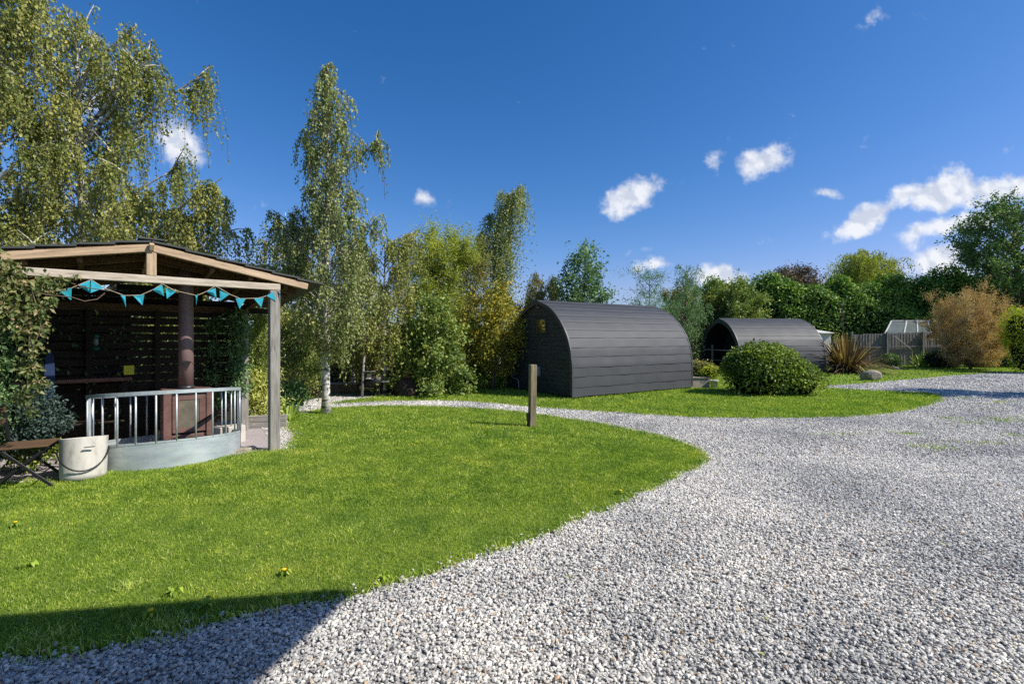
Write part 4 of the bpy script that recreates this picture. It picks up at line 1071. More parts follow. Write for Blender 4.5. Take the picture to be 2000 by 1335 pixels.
for (aa) in (va - 1.46, va + 1.46):
    mb = MB(); mb.beam(ring(aa) + Vector((0, 0, .0)), ring(aa) + Vector((0, 0, .87 + tilt(aa) * .9)), .04, .03); mb.build('corner_post', M['galv'], guard)
# things around the fire: block, galvanised bucket, log box
def cblock(p, rz, sx, sy, sz, name, mat, label, cat):
    r = MB(); cx_, sx_ = math.cos(rz), math.sin(rz)
    r.frame(Vector(p) + Vector((0, 0, sz / 2)), Vector((cx_, sx_, 0)), Vector((-sx_, cx_, 0)), Vector((0, 0, 1)), sx, sy, sz, .01)
    o = r.build(name, mat); return tag(o, label, cat)
cblock(R(.25, .85, 0), .7, .4, .2, .2, 'concrete_block', M['render'], 'pale concrete block left of the stove inside the ring', 'block')
cblock(R(1.0, 1.0, 0), .75, .42, .22, .26, 'concrete_block', M['render'], 'pale concrete block right of the stove behind the bars', 'block')
cblock(G(452, 890) + Vector((.02, .28, 0)), .8, .28, .14, .05, 'brick_block', M['stone'], 'dark stone block wedged under the steel ring', 'block')
mb = MB(); bc_ = Vector((-4.42, 6.02, 0)); tub = empty('ash_tub', bc_, 0, 'dented galvanised tub with greenish stains in front of the stove', 'tub')
mb.lathe(bc_, [(.15, .02), (.19, .26), (.2, .265), (.185, .262), (.145, .04)], 24, True, True); mb.build('tub_wall', M['galv'], tub, True)
mb = MB(); mb.frame(bc_ + Vector((.36, .16, .13)), e1, e2, Vector((0, 0, 1)), .3, .2, .26, .01); o = mb.build('steel_box', M['dark_steel']); tag(o, 'dark steel ash box at the foot of the stove', 'box')

# cream tub with rope handle
tb_c = Vector((X(163, 5.45), 5.45, 0)); tl = Matrix.Rotation(math.radians(8), 3, Vector((-vd.y, vd.x, 0)))
bucket = empty('cream_tub', tb_c, 0, 'large cream coloured tub with a dark hanging handle in front of the ring', 'tub')
mb = MB(); mb.lathe(tb_c, [(.198, 0), (.204, .05), (.209, .25), (.212, .40), (.2135, .452), (.2135, .4525), (.2137, .4605), (.2135, .461), (.204, .461), (.2035, .4605), (.2, .4), (.185, .03)], 40, True, True, tilt=tl.inverted() if False else tl); mb.build('tub_wall', M['tub'], bucket, True)
toc = Vector((-tb_c.x, -tb_c.y, 0)).normalized(); sdv = Vector((toc.y, -toc.x, 0))
pts = []
for k in range(17):
    a = math.pi * k / 16; sag = math.sin(a); x_ = math.cos(a)
    rad_dir = (sdv * x_ + toc * math.sqrt(max(0, 1 - x_ * x_))); pts.append(tb_c + rad_dir * .219 + Vector((0, 0, .33 - .2 * sag ** 1.2)) - toc * .0)
mb = MB(); mb.tube(pts, .008, 7); mb.build('handle', M['black_metal'], bucket, True)
mb = MB(); p = tb_c + toc * .203 + sdv * (-.05) + Vector((0, 0, .385)); mb.frame(p, sdv, Vector((0, 0, 1)), toc, .09, .007, .02, .002); mb.build('slot', M['black_metal'], bucket)

# folding bistro chair
def chair():
    c = Vector((X(52, 5.15), 5.15, 0)); root = empty('folding_chair', c, 0, 'folding black metal bistro chair with brown slatted seat at the left edge', 'chair')
    a = Vector((.86, .5, 0)).normalized(); b = Vector((-a.y, a.x, 0)); Z = Vector((0, 0, 1))
    P = lambda s, t, z: c + a * s + b * t + Z * z
    for k in range(7):
        mb = MB(); s = -.18 + k * .06; mb.beam(P(-.2, -.2 + k * .063, .455), P(.22, -.2 + k * .063, .455), .05, .016); mb.build('seat_slat', M['brown_wood'], root)
    for t in (-.21, .21):
        mb = MB(); mb.beam(P(-.24, t, .88), P(-.2, t, .5), .03, .012, tuple(b)); mb.beam(P(-.2, t, .5), P(.27, t, .01), .03, .012, tuple(b)); mb.build('back_leg', M['black_metal'], root)
        mb = MB(); mb.beam(P(.22, t * .88, .445), P(-.28, t * .88, .01), .03, .012, tuple(b)); mb.build('front_leg', M['black_metal'], root)
    mb = MB(); mb.tube([P(.2, -.2, .435), P(.2, .2, .435)], .008, 6); mb.build('cross_bar', M['black_metal'], root)
    for q_ in ((-.19, .435), (.14, .14), (-.16, .11)): mb = MB(); mb.tube([P(q_[0], -.2, q_[1]), P(q_[0], .2, q_[1])], .008, 6); mb.build('cross_bar', M['black_metal'], root)
    for z in (.7, .82):
        mb = MB(); mb.beam(P(-.225, -.21, z), P(-.225, .21, z), .012, .05); mb.build('back_slat', M['brown_wood'], root)
chair()

# sleeper planter and growth right of the shelter
pb = empty('sleeper_bed', G(515, 850), 0, 'low weathered timber sleeper edging beneath the golden bamboo', 'planter')
a_, b_ = Vector((X(478, 8.35), 8.35, 0)), Vector((X(560, 8.55), 8.55, 0))
for k in range(2):
    mb = MB(); mb.beam(a_ + Vector((0, 0, .06 + .115 * k)), b_ + Vector((0, 0, .06 + .115 * k)), .06, .11); mb.build('sleeper', M['grey_wood'], pb)

# ------------------------------------------------------------------ post on the lawn
p0 = G(1040, 834); post = empty('lawn_post', p0, 0, 'weathered square timber post standing alone on the front lawn', 'post')
mb = MB(); mb.frame(p0 + Vector((0, .03, .55)), Vector((.012, 0, 1)).normalized(), Vector((.94, .34, 0)), Vector((-.34, .94, 0)), 1.12, .12, .11, .008); mb.build('timber', M['green_post'], post)
mb = MB(); mb.frame(p0 + Vector((-.085, 0, .19)), Vector((0, 0, 1)), Vector((.94, .34, 0)), Vector((-.34, .94, 0)), .13, .03, .07, .008); mb.tube([p0 + Vector((-.085, 0, .13)), p0 + Vector((-.09, -.01, .0))], .012, 6); mb.build('socket_box', M['black_metal'], post)

# ------------------------------------------------------------------ far middle: wall, pots, oven, barbecue, bench
def wallbox(x0, x1, y0, y1, h, mat, name, label, cat='wall', cap=None):
    mb = MB(); mb.box(x0, x1, y0, y1, 0, h, .004)
    if cap is None: return tag(mb.build(name, mat), label, cat)
    r = empty(name, (x0, y0, 0), 0, label, cat); mb.build('brickwork', mat, r)
    mb = MB(); mb.box(x0 - .02, x1 + .02, y0 - .02, y1 + .02, h, h + .04); mb.build('coping', cap, r); return r
wallbox(X(1349, 15), X(1386, 15), 15, 15.35, .31, M['pale_brick'], 'low_wall', 'low pale brick wall between the dark pod and the round bush', cap=M['stone'])
def pot(px, d, r, h, mat, label, name='plant_pot'):
    c = Vector((X(px, d), d, 0)); root = empty(name, c, 0, label, 'plant pot'); mb = MB()
    mb.lathe(c, [(r * .72, 0), (r * .95, h * .9), (r * 1.05, h * .92), (r * 1.05, h), (r * .92, h), (r * .85, h * .8)], 20, True, True); mb.build('pot_wall', mat, root, True); return c, root
pot(1395, 14.9, .12, .27, M['white'], 'white plant pot at the left foot of the round bush')
cp, _r = pot(572, 9.9, .13, .22, M['galv'], 'galvanised bucket planter left of the white birch trunk', 'bucket_planter')
bush('potted_plant', (cp.x, cp.y, .42), (.3, .3, .26), 900, 'leafy dark green plant growing in the galvanised bucket', 'green_leaf', .07, 'plant', nb=.3, core=False)
bush('golden_flower_plant', (X(1388, 15.2), 15.2, .48), (.36, .3, .18), 1500, 'yellow green plant spilling over the low pale wall', 'gold_leaf', .055, 'plant', nb=.3)
wallbox(X(632, 13.9), X(708, 14.6), 14.0, 14.3, .22, M['red_brick'], 'low_wall', 'long low brown brick wall behind the white birch trunk', cap=M['stone'])
bn = empty('garden_bench', (X(602, 13), 13, 0), 0, 'low backless wooden bench behind the birch trunks', 'bench')
mb = MB(); mb.box(X(586, 13), X(617, 13), 12.9, 13.2, .3, .36); mb.build('seat', M['slat_red'], bn)
for px in (589, 614):
    mb = MB(); mb.box(X(px, 13) - .03, X(px, 13) + .03, 12.95, 13.15, 0, .3); mb.build('leg', M['brown_wood'], bn)
# rustic pole with arm and shelf
fp = empty('bird_table', (X(711, 12.7), 12.7, 0), 0, 'pale bare pole with a short arm and little wooden shelf', 'bird table')
mb = MB(); x_ = X(711, 12.7); mb.tube([(x_ - .05, 12.7, 0), (x_ - .03, 12.7, .6), (x_ + .01, 12.7, 1.15)], [.035, .032, .028], 8); mb.build('pole', M['grey_wood'], fp, True)
mb = MB(); mb.box(x_ - .02, x_ + .3, 12.66, 12.74, .68, .71); mb.build('arm', M['grey_wood'], fp)
mb = MB(); mb.box(x_ + .06, x_ + .17, 12.64, 12.76, .5, .53); mb.box(x_ + .06, x_ + .17, 12.75, 12.765, .53, .63); mb.build('tray', M['pale_wood'], fp)
bq = Vector((X(727, 12.9), 12.9, 0)); br = empty('barbecue', bq, 0, 'black barrel barbecue with lid on thin legs beside the pale pole', 'barbecue')
mb = MB(); vs, fs = [], []; nb_ = 12
for i, xx in enumerate((-.27, -.25, .25, .27)):
    for k in range(nb_):
        a = 2 * math.pi * k / nb_; r_ = .1 if i in (0, 3) else .17; vs.append(bq + Vector((xx, math.cos(a) * r_, .42 + math.sin(a) * r_)))
for i in range(3):
    for k in range(nb_): fs.append((i * nb_ + k, i * nb_ + (k + 1) % nb_, (i + 1) * nb_ + (k + 1) % nb_, (i + 1) * nb_ + k))
fs += [tuple(range(nb_))[::-1], tuple(range(3 * nb_, 4 * nb_))]
mb.add(vs, fs); mb.build('barrel', M['black_metal'], br, True)
for sx_ in (-.2, .2):
    for sy_ in (-.12, .12):
        mb = MB(); mb.tube([bq + Vector((sx_, sy_ * .6, .32)), bq + Vector((sx_ * 1.15, sy_ * 1.3, 0))], .013, 6); mb.build('leg', M['black_metal'], br)
mb = MB(); mb.tube([bq + Vector((-.1, -.19, .5)), bq + Vector((-.1, -.23, .5)), bq + Vector((.1, -.23, .5)), bq + Vector((.1, -.19, .5))], .009, 6); mb.build('handle', M['grey_pipe'], br)
mb = MB(); mb.box(bq.x + .28, bq.x + .45, bq.y - .12, bq.y + .12, .4, .42); mb.build('side_shelf', M['grey_wood'], br)
ov = Vector((X(797, 13.1), 13.1, 0)); orr = empty('clay_oven', ov, 0, 'dark domed clay oven with a reddish chimney pot under the hazel', 'oven')
mb = MB(); mb.lathe(ov, [(.34, 0), (.36, .15), (.33, .3), (.24, .43), (.1, .5), (.0, .52)], 22, True, False); mb.build('dome', simple('sooty_clay', (.045, .03, .022), .9, 0, .4, 8, .6, .02), orr, True)
mb = MB(); mb.lathe(ov + Vector((-.03, .02, .42)), [(.09, 0), (.075, .15), (.09, .16), (.09, .2), (.05, .2)], 14); mb.build('chimney_pot', M['stove_rust'], orr, True)
mb = MB(); mb.frame(ov + Vector((-.05, -.35, .12)), Vector((0, 0, 1)), Vector((1, 0, 0)), Vector((0, 1, 0)), .2, .22, .02); mb.build('door', M['black_metal'], orr)

# ------------------------------------------------------------------ far right: boulder, bird, fence, greenhouse, shed
def rock(c, R_, seed, name, mat, label, cat, parent=None):
    r = np.random.default_rng(seed); f = lump(14, .3); u, v = 20, 12; N = []
    for j in range(v + 1):
        for i in range(u): th = math.pi * j / v; p_ = 2 * math.pi * i / u; N.append((math.sin(th) * math.cos(p_), math.sin(th) * math.sin(p_), math.cos(th)))
    N = np.array(N); s = np.clip(f(N), .7, 1.2)[:, None]; V = N * np.array(R_) * s; V = np.clip(V, -np.array(R_) * .88, np.array(R_) * .9) + r.normal(0, .006, V.shape) * 0
    F = [(j * u + i, (j + 1) * u + i, (j + 1) * u + (i + 1) % u, j * u + (i + 1) % u) for j in range(v) for i in range(u)]
    o = mesh_np(name, V + np.array((0, 0, R_[2] * .8)), F, mat, parent); o.location = c; return tag(o, label, cat)
rock(tuple(G(1706, 744) + Vector((0, .15, 0))), (.33, .24, .24), 4, 'boulder', M['stone'], 'buff sandstone boulder on the grass beside the drive', 'boulder')
bp = Vector((X(1750, 22.5), 22.5, .1)); 
M['bird_grey'] = simple('bird_grey', (.1, .11, .13), .7, 0, .3, 30, 0)
def pigeon():
    mb = MB(); D = Vector((-.9, .3, .12)).normalized()
    pts = [bp + D * t + Vector((0, 0, z)) for t, z in ((-.2, .0), (-.13, .02), (-.05, .045), (.04, .06), (.1, .09), (.13, .13), (.155, .14), (.175, .138), (.195, .13))]
    mb.tube(pts, [.006, .028, .06, .062, .045, .028, .03, .018, .003], 12); o = mb.build('wood_pigeon', M['bird_grey'], None, True); tag(o, 'small grey pigeon standing on the grass left of the fence plants', 'bird')
    for s in (-.02, .02):
        mb = MB(); mb.tube([bp + Vector((0, s, .03)), bp + Vector((-.005, s, -.085))], .005, 5); q = mb.build('leg', M['stove_rust'], None); q.parent = o
pigeon()
def fence():
    x0, x1 = X(1665, 27), X(1860, 26.4); root = empty('board_fence', (x0, 27, 0), 0, 'weathered grey vertical board fence in front of the laurel hedge', 'fence')
    n_ = int((x1 - x0) / .15); 
    for g in range(0, n_, 12):
        mb = MB()
        for k in range(g, min(g + 12, n_)):
            x = x0 + k * .15; y = 27 - .6 * k / n_; h = 1.76 + .14 * k / n_ + U(-.03, .03)
            mb.frame((x, y + U(-.006, .006), h / 2), Vector((0, 0, 1)), Vector((1, U(-.05, .05), 0)).normalized(), Vector((0, 1, 0)), h, .143, .018, .003)
        mb.build('board_panel', M['fence_wood'], root)
        x = x0 + g * .15 - .07; y = 27 - .6 * g / n_ - .06
        mb = MB(); mb.frame((x, y, .95), Vector((0, 0, 1)), Vector((1, 0, 0)), Vector((0, 1, 0)), 1.9, .09, .09); mb.build('fence_post', M['fence_wood'], root)
    mb = MB(); mb.beam((x0, 26.94, 1.0), (x1, 26.34, 1.12), .04, .08); mb.build('rail', M['fence_wood'], root)
fence()
def greenhouse():
    y0, y1 = 27.4, 29.4; xa, xb = X(1727, 27.4), X(1822, 27.4); zE = Zh(652, 27.4) - .05; zR = Zh(628, 28.4) + .02
    root = empty('greenhouse', (xa, y0, 0), 0, 'old glazed greenhouse roof with white bars showing above the fence', 'greenhouse')
    xr0, xr1 = X(1741, 28.4), X(1815, 28.4)
    mb = MB(); mb.box(xa, xb, y0, y0 + .08, 0, zE); mb.box(xa, xa + .08, y0 + .08, y1, 0, zE); mb.box(xb - .08, xb, y0 + .08, y1, 0, zE); mb.build('wall', M['fence_wood'], root)
    N_ = 5
    for k in range(N_):
        t0, t1 = k / N_, (k + 1) / N_
        a, b = Vector((xa + (xb - xa) * t0, y0, zE)), Vector((xa + (xb - xa) * t1, y0, zE)); c, d_ = Vector((xr0 + (xr1 - xr0) * t0, 28.4, zR)), Vector((xr0 + (xr1 - xr0) * t1, 28.4, zR))
        mb = MB(); dn = Vector((0, .01, -.02)); V = [a, b, d_, c, a + dn, b + dn, d_ + dn, c + dn]
        mb.add(V, [(0, 1, 2, 3), (7, 6, 5, 4), (0, 4, 5, 1), (1, 5, 6, 2), (2, 6, 7, 3), (3, 7, 4, 0)]); mb.build('pane', M['ghglass'], root)
    for t in (0, .4, .68, .96):
        mb = MB(); mb.beam((xa + (xb - xa) * t, y0 - .02, zE + .03), (xr0 + (xr1 - xr0) * t, 28.4, zR + .03), .06, .04); mb.build('glazing_bar', M['white'], root)
    mb = MB(); mb.beam((xr0, 28.4, zR + .035), (xr1, 28.4, zR + .035), .08, .05); mb.build('ridge', M['white'], root)
    mb = MB(); V = [(xb - .05, y0, zE), (xr1, 28.4, zR), (xb - .05, y1, zE), (xb - .1, y0, zE), (xr1 - .05, 28.4, zR), (xb - .1, y1, zE)]; mb.add(V, [(0, 2, 1), (3, 4, 5), (0, 1, 4, 3), (1, 2, 5, 4), (2, 0, 3, 5)]); mb.build('gable', M['white'], root)
greenhouse()
bx = empty('nest_box', (X(1815, 26.4), 26.3, 1.4), 0, 'dark nest box with white bracket fixed to the board fence', 'nest box')
mb = MB(); mb.box(X(1810, 26.3), X(1818, 26.3), 26.15, 26.3, 1.5, 1.7); mb.build('box', M['dark_wood'], bx)
mb = MB(); mb.box(X(1809, 26.3), X(1824, 26.3), 26.05, 26.3, 1.42, 1.49); mb.build('shelf', M['white'], bx)
mb = MB(); mb.tube([(X(1749, 26.2), 26.3, 1.65), (X(1779, 25.9), 25.9, .95)], .03, 6); tag(mb.build('cane', M['pale_wood']), 'pale bamboo cane leaning against the board fence', 'cane')
sh = empty('white_shed', (X(1618, 28), 28, 0), 0, 'small white roofed shed just visible behind the spiky bronze plant', 'shed')
mb = MB(); xa, xb = X(1603, 28), X(1623, 28); mb.box(xa, xb, 28, 29.5, 0, 1.85); mb.build('wall', M['white'], sh)
mb = MB(); mb.frame(((xa + xb) / 2, 28.75, 1.93), Vector((1, 0, 0)), Vector((0, 1, .12)).normalized(), Vector((0, -.12, 1)).normalized(), xb - xa + .2, 1.8, .06); mb.build('roof', M['white'], sh)

# ------------------------------------------------------------------ trees and shrubs
rb = bush('round_bush', (X(1488, 13.5), 13.5, .6), (1.12, .85, .92), 14000, 'big rounded leafy green bush on the island lawn', 'bush_leaf', .09, nb=.2, amp=.17, thick=.11, aspect=.5)
bush('x', (X(1543, 13.45), 13.45, .3), (.78, .7, .62), 6500, None, 'bush_leaf', .088, nb=.25, amp=.2, thick=.13, aspect=.5, root=rb)
blades_clump('bronze_phormium', (X(1652, 21.7), 21.7, 0), 850, 2.15, .05, M['phormium'], 'large spiky bronze and orange clump of sword leaves', spread=3, droop=.45, elmin=2)
mb = MB(); fx = X(1646, 21.8)
stalk = empty('flower_stalk', (fx, 21.8, 0), 0, 'tall bare grey flower stalk rising from the spiky bronze clump', 'plant')
mb.tube([(fx, 21.8, .5), (fx + .02, 21.8, 1.8), (fx - .03, 21.8, 3.2)], [.025, .02, .01], 6)
for k in range(12):
    z = 2.0 + k * .1; s = (-1) ** k; mb.tube([(fx, 21.8, z), (fx + s * .14, 21.8 + U(-.05, .05), z + .1)], [.008, .004], 4)
mb.build('stem', M['twig'], stalk)

tree('weeping_birch', 150, 10.3, [(5, 120, 190), (60, 105, 265), (130, 100, 330), (200, 85, 360), (300, 70, 335), (380, 60, 410), (440, 40, 465), (500, 20, 470), (600, 20, 440)], 'tall weeping birch directly behind the shelter roof, biggest crown in view', nb=64, twigs=3400, lpt=28, twl=.8, lsize=.06, trunk_r=.13, extra=((392, 140), (438, 350), (415, 390), (452, 450), (320, 120), (260, 50), (350, 360), (380, 420)), leaf='birch_leaf', depth=.5, lean=(.3, 0), limb_r=.035, spread=.22, top=8.3, z0=2.2)
tree('weeping_birch', -40, 9.2, [(-160, -140, 20), (-50, -170, 60), (60, -180, 105), (200, -190, 85), (330, -190, 75), (440, -180, 60), (500, -160, 50)], 'weeping birch cut by the left edge of the photo', nb=40, twigs=2100, lpt=28, twl=.8, lsize=.06, depth=.5, trunk_r=.12, limb_r=.035, spread=.22, top=10, z0=2, extra=((80, 30), (70, 160), (100, 20)))
tree('silver_birch', 637, 10.0, [(122, 656, 666), (170, 632, 686), (230, 614, 700), (300, 598, 706), (360, 602, 710), (420, 575, 718), (500, 548, 735), (560, 535, 745), (620, 550, 735), (655, 590, 700)], 'tall slender silver birch with white trunk on the front lawn', nb=64, twigs=1850, lpt=20, twl=.5, droop=.9, lsize=.055, trunk_r=.085, leaf='birch_leaf_pale', extra=((738, 275), (582, 262), (524, 405), (538, 440), (560, 400), (735, 440), (520, 520)), lean=(0, 0), rise=1.0, limb_r=.018, z0=1.2, top=7.35, spread=.2, shell=.7)
tree('silver_birch', 556, 12.0, [(425, 530, 590), (480, 500, 620), (560, 490, 640), (650, 495, 630), (720, 515, 615)], 'shorter birch with a leaning pale trunk just right of the shelter post', nb=26, twigs=800, lpt=22, twl=.7, lsize=.065, trunk_r=.09, leaf='birch_leaf', lean=(-.1, 0), z0=1.3, top=4.8, limb_r=.02)
tree('silver_birch', 752, 13.3, [(450, 735, 800), (480, 700, 830), (540, 680, 832), (620, 672, 815), (690, 690, 790)], 'drooping birch with a thin bare trunk behind the barbecue', nb=26, twigs=850, lpt=22, twl=.7, lsize=.066, trunk_r=.06, leaf='birch_leaf', z0=1.8, top=4.7, limb_r=.018, extra=((805, 448), (790, 460), (700, 470)), shell=.8)
tree('silver_birch', 690, 14.5, [(470, 670, 720), (540, 650, 750), (640, 640, 760), (720, 650, 750)], 'dense birch crown between the tall birch and the barbecue', nb=20, twigs=700, lpt=22, twl=.7, lsize=.07, trunk_r=.06, leaf='olive_leaf', z0=1.3, top=4.6)
tree('pendulous_birch', 978, 18, [(358, 1006, 1018), (400, 985, 1012), (430, 968, 1008), (480, 962, 1002), (540, 966, 998), (570, 968, 996)], 'narrow weeping birch towering behind the yellow leaved shrub', nb=22, twigs=620, lpt=22, twl=1.3, droop=1.0, lsize=.07, trunk_r=.1, leaf='birch_leaf_pale', extra=((938, 455), (950, 410), (1022, 362), (1012, 372), (934, 470)), lean=(-.1, 0), z0=2.6, top=6.8, spread=.14, limb_r=.03, rise=1.1)
tree('willow', 852, 16, [(452, 835, 880), (480, 815, 905), (540, 800, 925), (620, 798, 930), (700, 810, 900)], 'bright yellow green upright willow, densest crown left of the pod', leaf='willow_leaf', bark='bark', nb=44, twigs=2600, lpt=20, twl=.6, droop=.15, lsize=.085, aspect=.32, trunk_r=.1, z0=.5, rise=1.6, spread=.2, extra=((890, 470), (925, 500), (905, 485), (845, 446)))
tree('willow', 912, 17, [(500, 895, 935), (540, 875, 955), (620, 870, 960), (700, 880, 950)], 'dull olive willow right of the bright green one', leaf='olive_leaf', bark='bark', nb=26, twigs=1300, lpt=20, twl=.6, droop=.15, lsize=.085, aspect=.35, trunk_r=.08, z0=.5, rise=1.5, extra=((938, 485), (945, 510)))
tree('hazel', 852, 13.4, [(585, 835, 870), (620, 815, 885), (680, 800, 905), (730, 785, 915), (768, 790, 905)], 'hazel with large light green leaves reaching the ground beside the path', leaf='hazel_leaf', bark='bark', nb=34, twigs=1000, lpt=16, twl=.4, droop=.3, lsize=.085, aspect=.75, trunk_r=.05, z0=.3, rise=1.0, extra=((762, 692), (775, 700)))
tree('yellowing_cherry', 962, 14.6, [(560, 935, 990), (600, 905, 1020), (650, 890, 1022), (700, 900, 1005), (730, 930, 990)], 'small tree with bright yellow autumn leaves left of the pod', leaf='yellow_leaf', bark='bark', nb=36, twigs=1100, lpt=16, twl=.45, droop=.3, lsize=.08, aspect=.6, trunk_r=.06, z0=.7, rise=.9, shell=.6)
tree('alder', 1142, 17.5, [(480, 1132, 1146), (510, 1115, 1162), (545, 1098, 1180), (590, 1078, 1198), (650, 1080, 1196)], 'conical blue green tree rising behind the pod roof', leaf='alder_leaf', bark='bark', nb=36, twigs=750, lpt=16, twl=.5, droop=.1, lsize=.1, aspect=.6, trunk_r=.08, z0=1, rise=.8, shell=.7, limb_r=.018)
tree('willow', 1058, 18.5, [(530, 1040, 1078), (570, 1015, 1100), (620, 1000, 1110), (700, 1000, 1110)], 'thin reddish olive willow scrub behind the pod ridge', leaf='olive_leaf', bark='bark', nb=36, twigs=1700, lpt=20, twl=.8, droop=.9, lsize=.085, aspect=.35, trunk_r=.06, z0=.5, rise=1.3)
tree('ash_tree', 1340, 22, [(512, 1325, 1362), (540, 1318, 1370), (580, 1300, 1380), (640, 1290, 1380)], 'feathery drooping tree top above the gap between the pods', leaf='alder_leaf', bark='bark', nb=24, twigs=500, lpt=20, twl=.8, droop=.7, lsize=.09, aspect=.3, trunk_r=.08, z0=1.6, rise=1, limb_r=.02)
tree('ash_tree', 1268, 21, [(528, 1242, 1290), (560, 1238, 1300), (600, 1230, 1310), (650, 1230, 1310)], 'thin feathery sapling behind the rear end of the pod roof', leaf='alder_leaf', bark='bark', nb=20, twigs=330, lpt=20, twl=.7, droop=.3, lsize=.09, aspect=.3, trunk_r=.06, z0=1.6, rise=1.2, limb_r=.015, extra=((1243, 528), (1290, 530)))
tree('olive_shrub', 1335, 26.5, [(562, 1318, 1352), (585, 1292, 1382), (630, 1288, 1398), (690, 1300, 1392), (730, 1310, 1380)], 'dense olive brown shrub filling the gap between the two pods', leaf='olive_leaf', bark='bark', nb=50, twigs=2600, lpt=18, twl=.35, droop=.2, lsize=.1, aspect=.5, trunk_r=.08, z0=.3, rise=.9, cat='shrub')
tree('field_maple', 1425, 26, [(548, 1395, 1450), (575, 1380, 1478), (620, 1375, 1480), (680, 1380, 1470)], 'rounded mid green tree behind the ridge of the farther pod', leaf='hazel_leaf', bark='bark', nb=40, twigs=1700, lpt=16, twl=.5, droop=.15, lsize=.11, aspect=.6, trunk_r=.1, z0=.5, rise=.8)
tree('copper_tree', 1545, 33, [(528, 1530, 1570), (545, 1505, 1590), (575, 1500, 1600)], 'low reddish brown tree top poking above the hedge', leaf='redbrown_leaf', bark='bark', nb=30, twigs=700, lpt=16, twl=.6, droop=.1, lsize=.14, aspect=.5, trunk_r=.1, z0=2, rise=.6)
tree('golden_willow', 1697, 34, [(488, 1675, 1710), (505, 1645, 1740), (530, 1638, 1750), (560, 1632, 1768), (590, 1640, 1760)], 'golden olive weeping willow crown standing above the hedge', leaf='willow_leaf', bark='bark', nb=44, twigs=2200, lpt=18, twl=1.4, droop=.9, lsize=.15, aspect=.35, trunk_r=.15, z0=3, rise=.6, extra=((1762, 528), (1690, 484), (1655, 500)))
tree('oak', 1985, 29.5, [(385, 1950, 2040), (420, 1925, 2090), (460, 1900, 2110), (500, 1880, 2130), (560, 1880, 2140), (620, 1885, 2140)], 'large broadleaf tree at the right edge rising above everything near it', leaf='green_leaf', bark='bark', nb=70, twigs=2600, lpt=18, twl=.7, droop=.15, lsize=.15, aspect=.55, trunk_r=.24, z0=1.6, rise=.6, shell=.6, limb_r=.05, extra=((1878, 500), (1912, 432), (1925, 405), (1890, 480)))
tree('rust_shrub', 1895, 23.6, [(572, 1885, 1915), (590, 1850, 1945), (620, 1832, 1962), (660, 1836, 1966), (700, 1856, 1950), (716, 1870, 1935)], 'rust brown dried shrub in front of the fence end', leaf='rust_leaf', bark='twig', nb=70, twigs=4200, lpt=16, twl=.4, droop=.05, lsize=.065, aspect=.4, trunk_r=.05, z0=.15, rise=1.6, cat='shrub', limb_r=.015, extra=((1826, 580), (1962, 590), (1910, 562), (1890, 570)))
bush('golden_conifer', (X(2012, 21.2), 21.2, 1.2), (.85, .8, 1.35), 9000, 'yellow green golden conifer cut by the right edge', 'gold_leaf', .09, 'shrub', nb=.2, amp=.5, thick=.15, aspect=.4)
# laurel hedge: a long lumpy mass of big glossy leaves
def hedge(name, pts, h0, label, n, leaf, size, depth, cat='hedge', htop=None, seed=5):
    root = empty(name, (pts[0][0], pts[0][1], 0), 0, label, cat)
    P_ = np.array(pts, float); seg = np.linalg.norm(np.diff(P_, axis=0), axis=1); cum = np.concatenate([[0], np.cumsum(seg)]); L = cum[-1]
    r = np.random.default_rng(seed); K = 16; fx, fz, pz, am = r.uniform(.3, 3.2, K), r.uniform(.3, 3.0, K), r.uniform(0, 6, K), r.uniform(.3, 1, K)
    def bumpf(s, z): return (am[None] * np.sin(fx[None] * s[:, None] + fz[None] * z[:, None] + pz[None]) / (.6 + fx[None])).sum(1) * .32
    def surf(s, q, ins):
        """q 0..1 from front foot over the top to the back"""
        x = np.interp(s, cum, P_[:, 0]); y = np.interp(s, cum, P_[:, 1]); hh = np.interp(s, cum, h0)
        ang = q * math.pi; c_, s_ = np.cos(ang), np.sin(ang)
        off = np.sign(-c_) * np.abs(c_) ** .5 * depth; z = hh * (1 + .06 * np.sin(s * 1.7 + 1) + .04 * np.sin(s * 3.9)) * np.abs(s_) ** .55
        b = bumpf(s, z); k = 1 + b * .22 - ins / depth
        return np.stack([x, y + off * k, z * (1 + b * .1 - ins / 4)], 1)
    s = r.uniform(0, L, n); q = np.clip(r.beta(1.1, 1.6, n), 0, 1) * .8; P = surf(s, q, np.abs(r.normal(0, .22, n))) + r.normal(0, size * .5, (n, 3))
    N = unit(np.stack([np.zeros(n), -np.cos(q * math.pi), np.sin(q * math.pi)], 1))
    keep = P[:, 2] > .05; P, N, s = P[keep], N[keep], s[keep]
    cl = bumpf(s * 2.5, P[:, 2] * 2.5); rn = np.clip(.45 + .3 * cl + r.normal(0, .2, len(P)), 0, 1)
    o = leaf_mesh('foliage', P, size, M[leaf], root, N=N, nbias=.4, down=.2, aspect=.5, rnd=rn); o.data.transform(Matrix.Translation(-root.location))
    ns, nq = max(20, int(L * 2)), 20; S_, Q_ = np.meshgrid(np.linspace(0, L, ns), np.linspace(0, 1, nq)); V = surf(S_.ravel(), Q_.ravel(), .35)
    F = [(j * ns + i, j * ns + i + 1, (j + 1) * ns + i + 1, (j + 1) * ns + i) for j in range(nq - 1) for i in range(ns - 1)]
    mesh_np('inner_core', V - np.array(root.location), F, M['core'], root)
    print(name, len(P)); return root
hedge('laurel_hedge', [(13.2, 33), (18, 31.8), (23.2, 31.6), (28.5, 31.2), (36, 31)], [4.8, 5.2, 5.3, 5.4, 5.2], 'tall continuous glossy green hedge behind the fence and the farther pod', 42000, 'laurel_leaf', .19, 1.3)
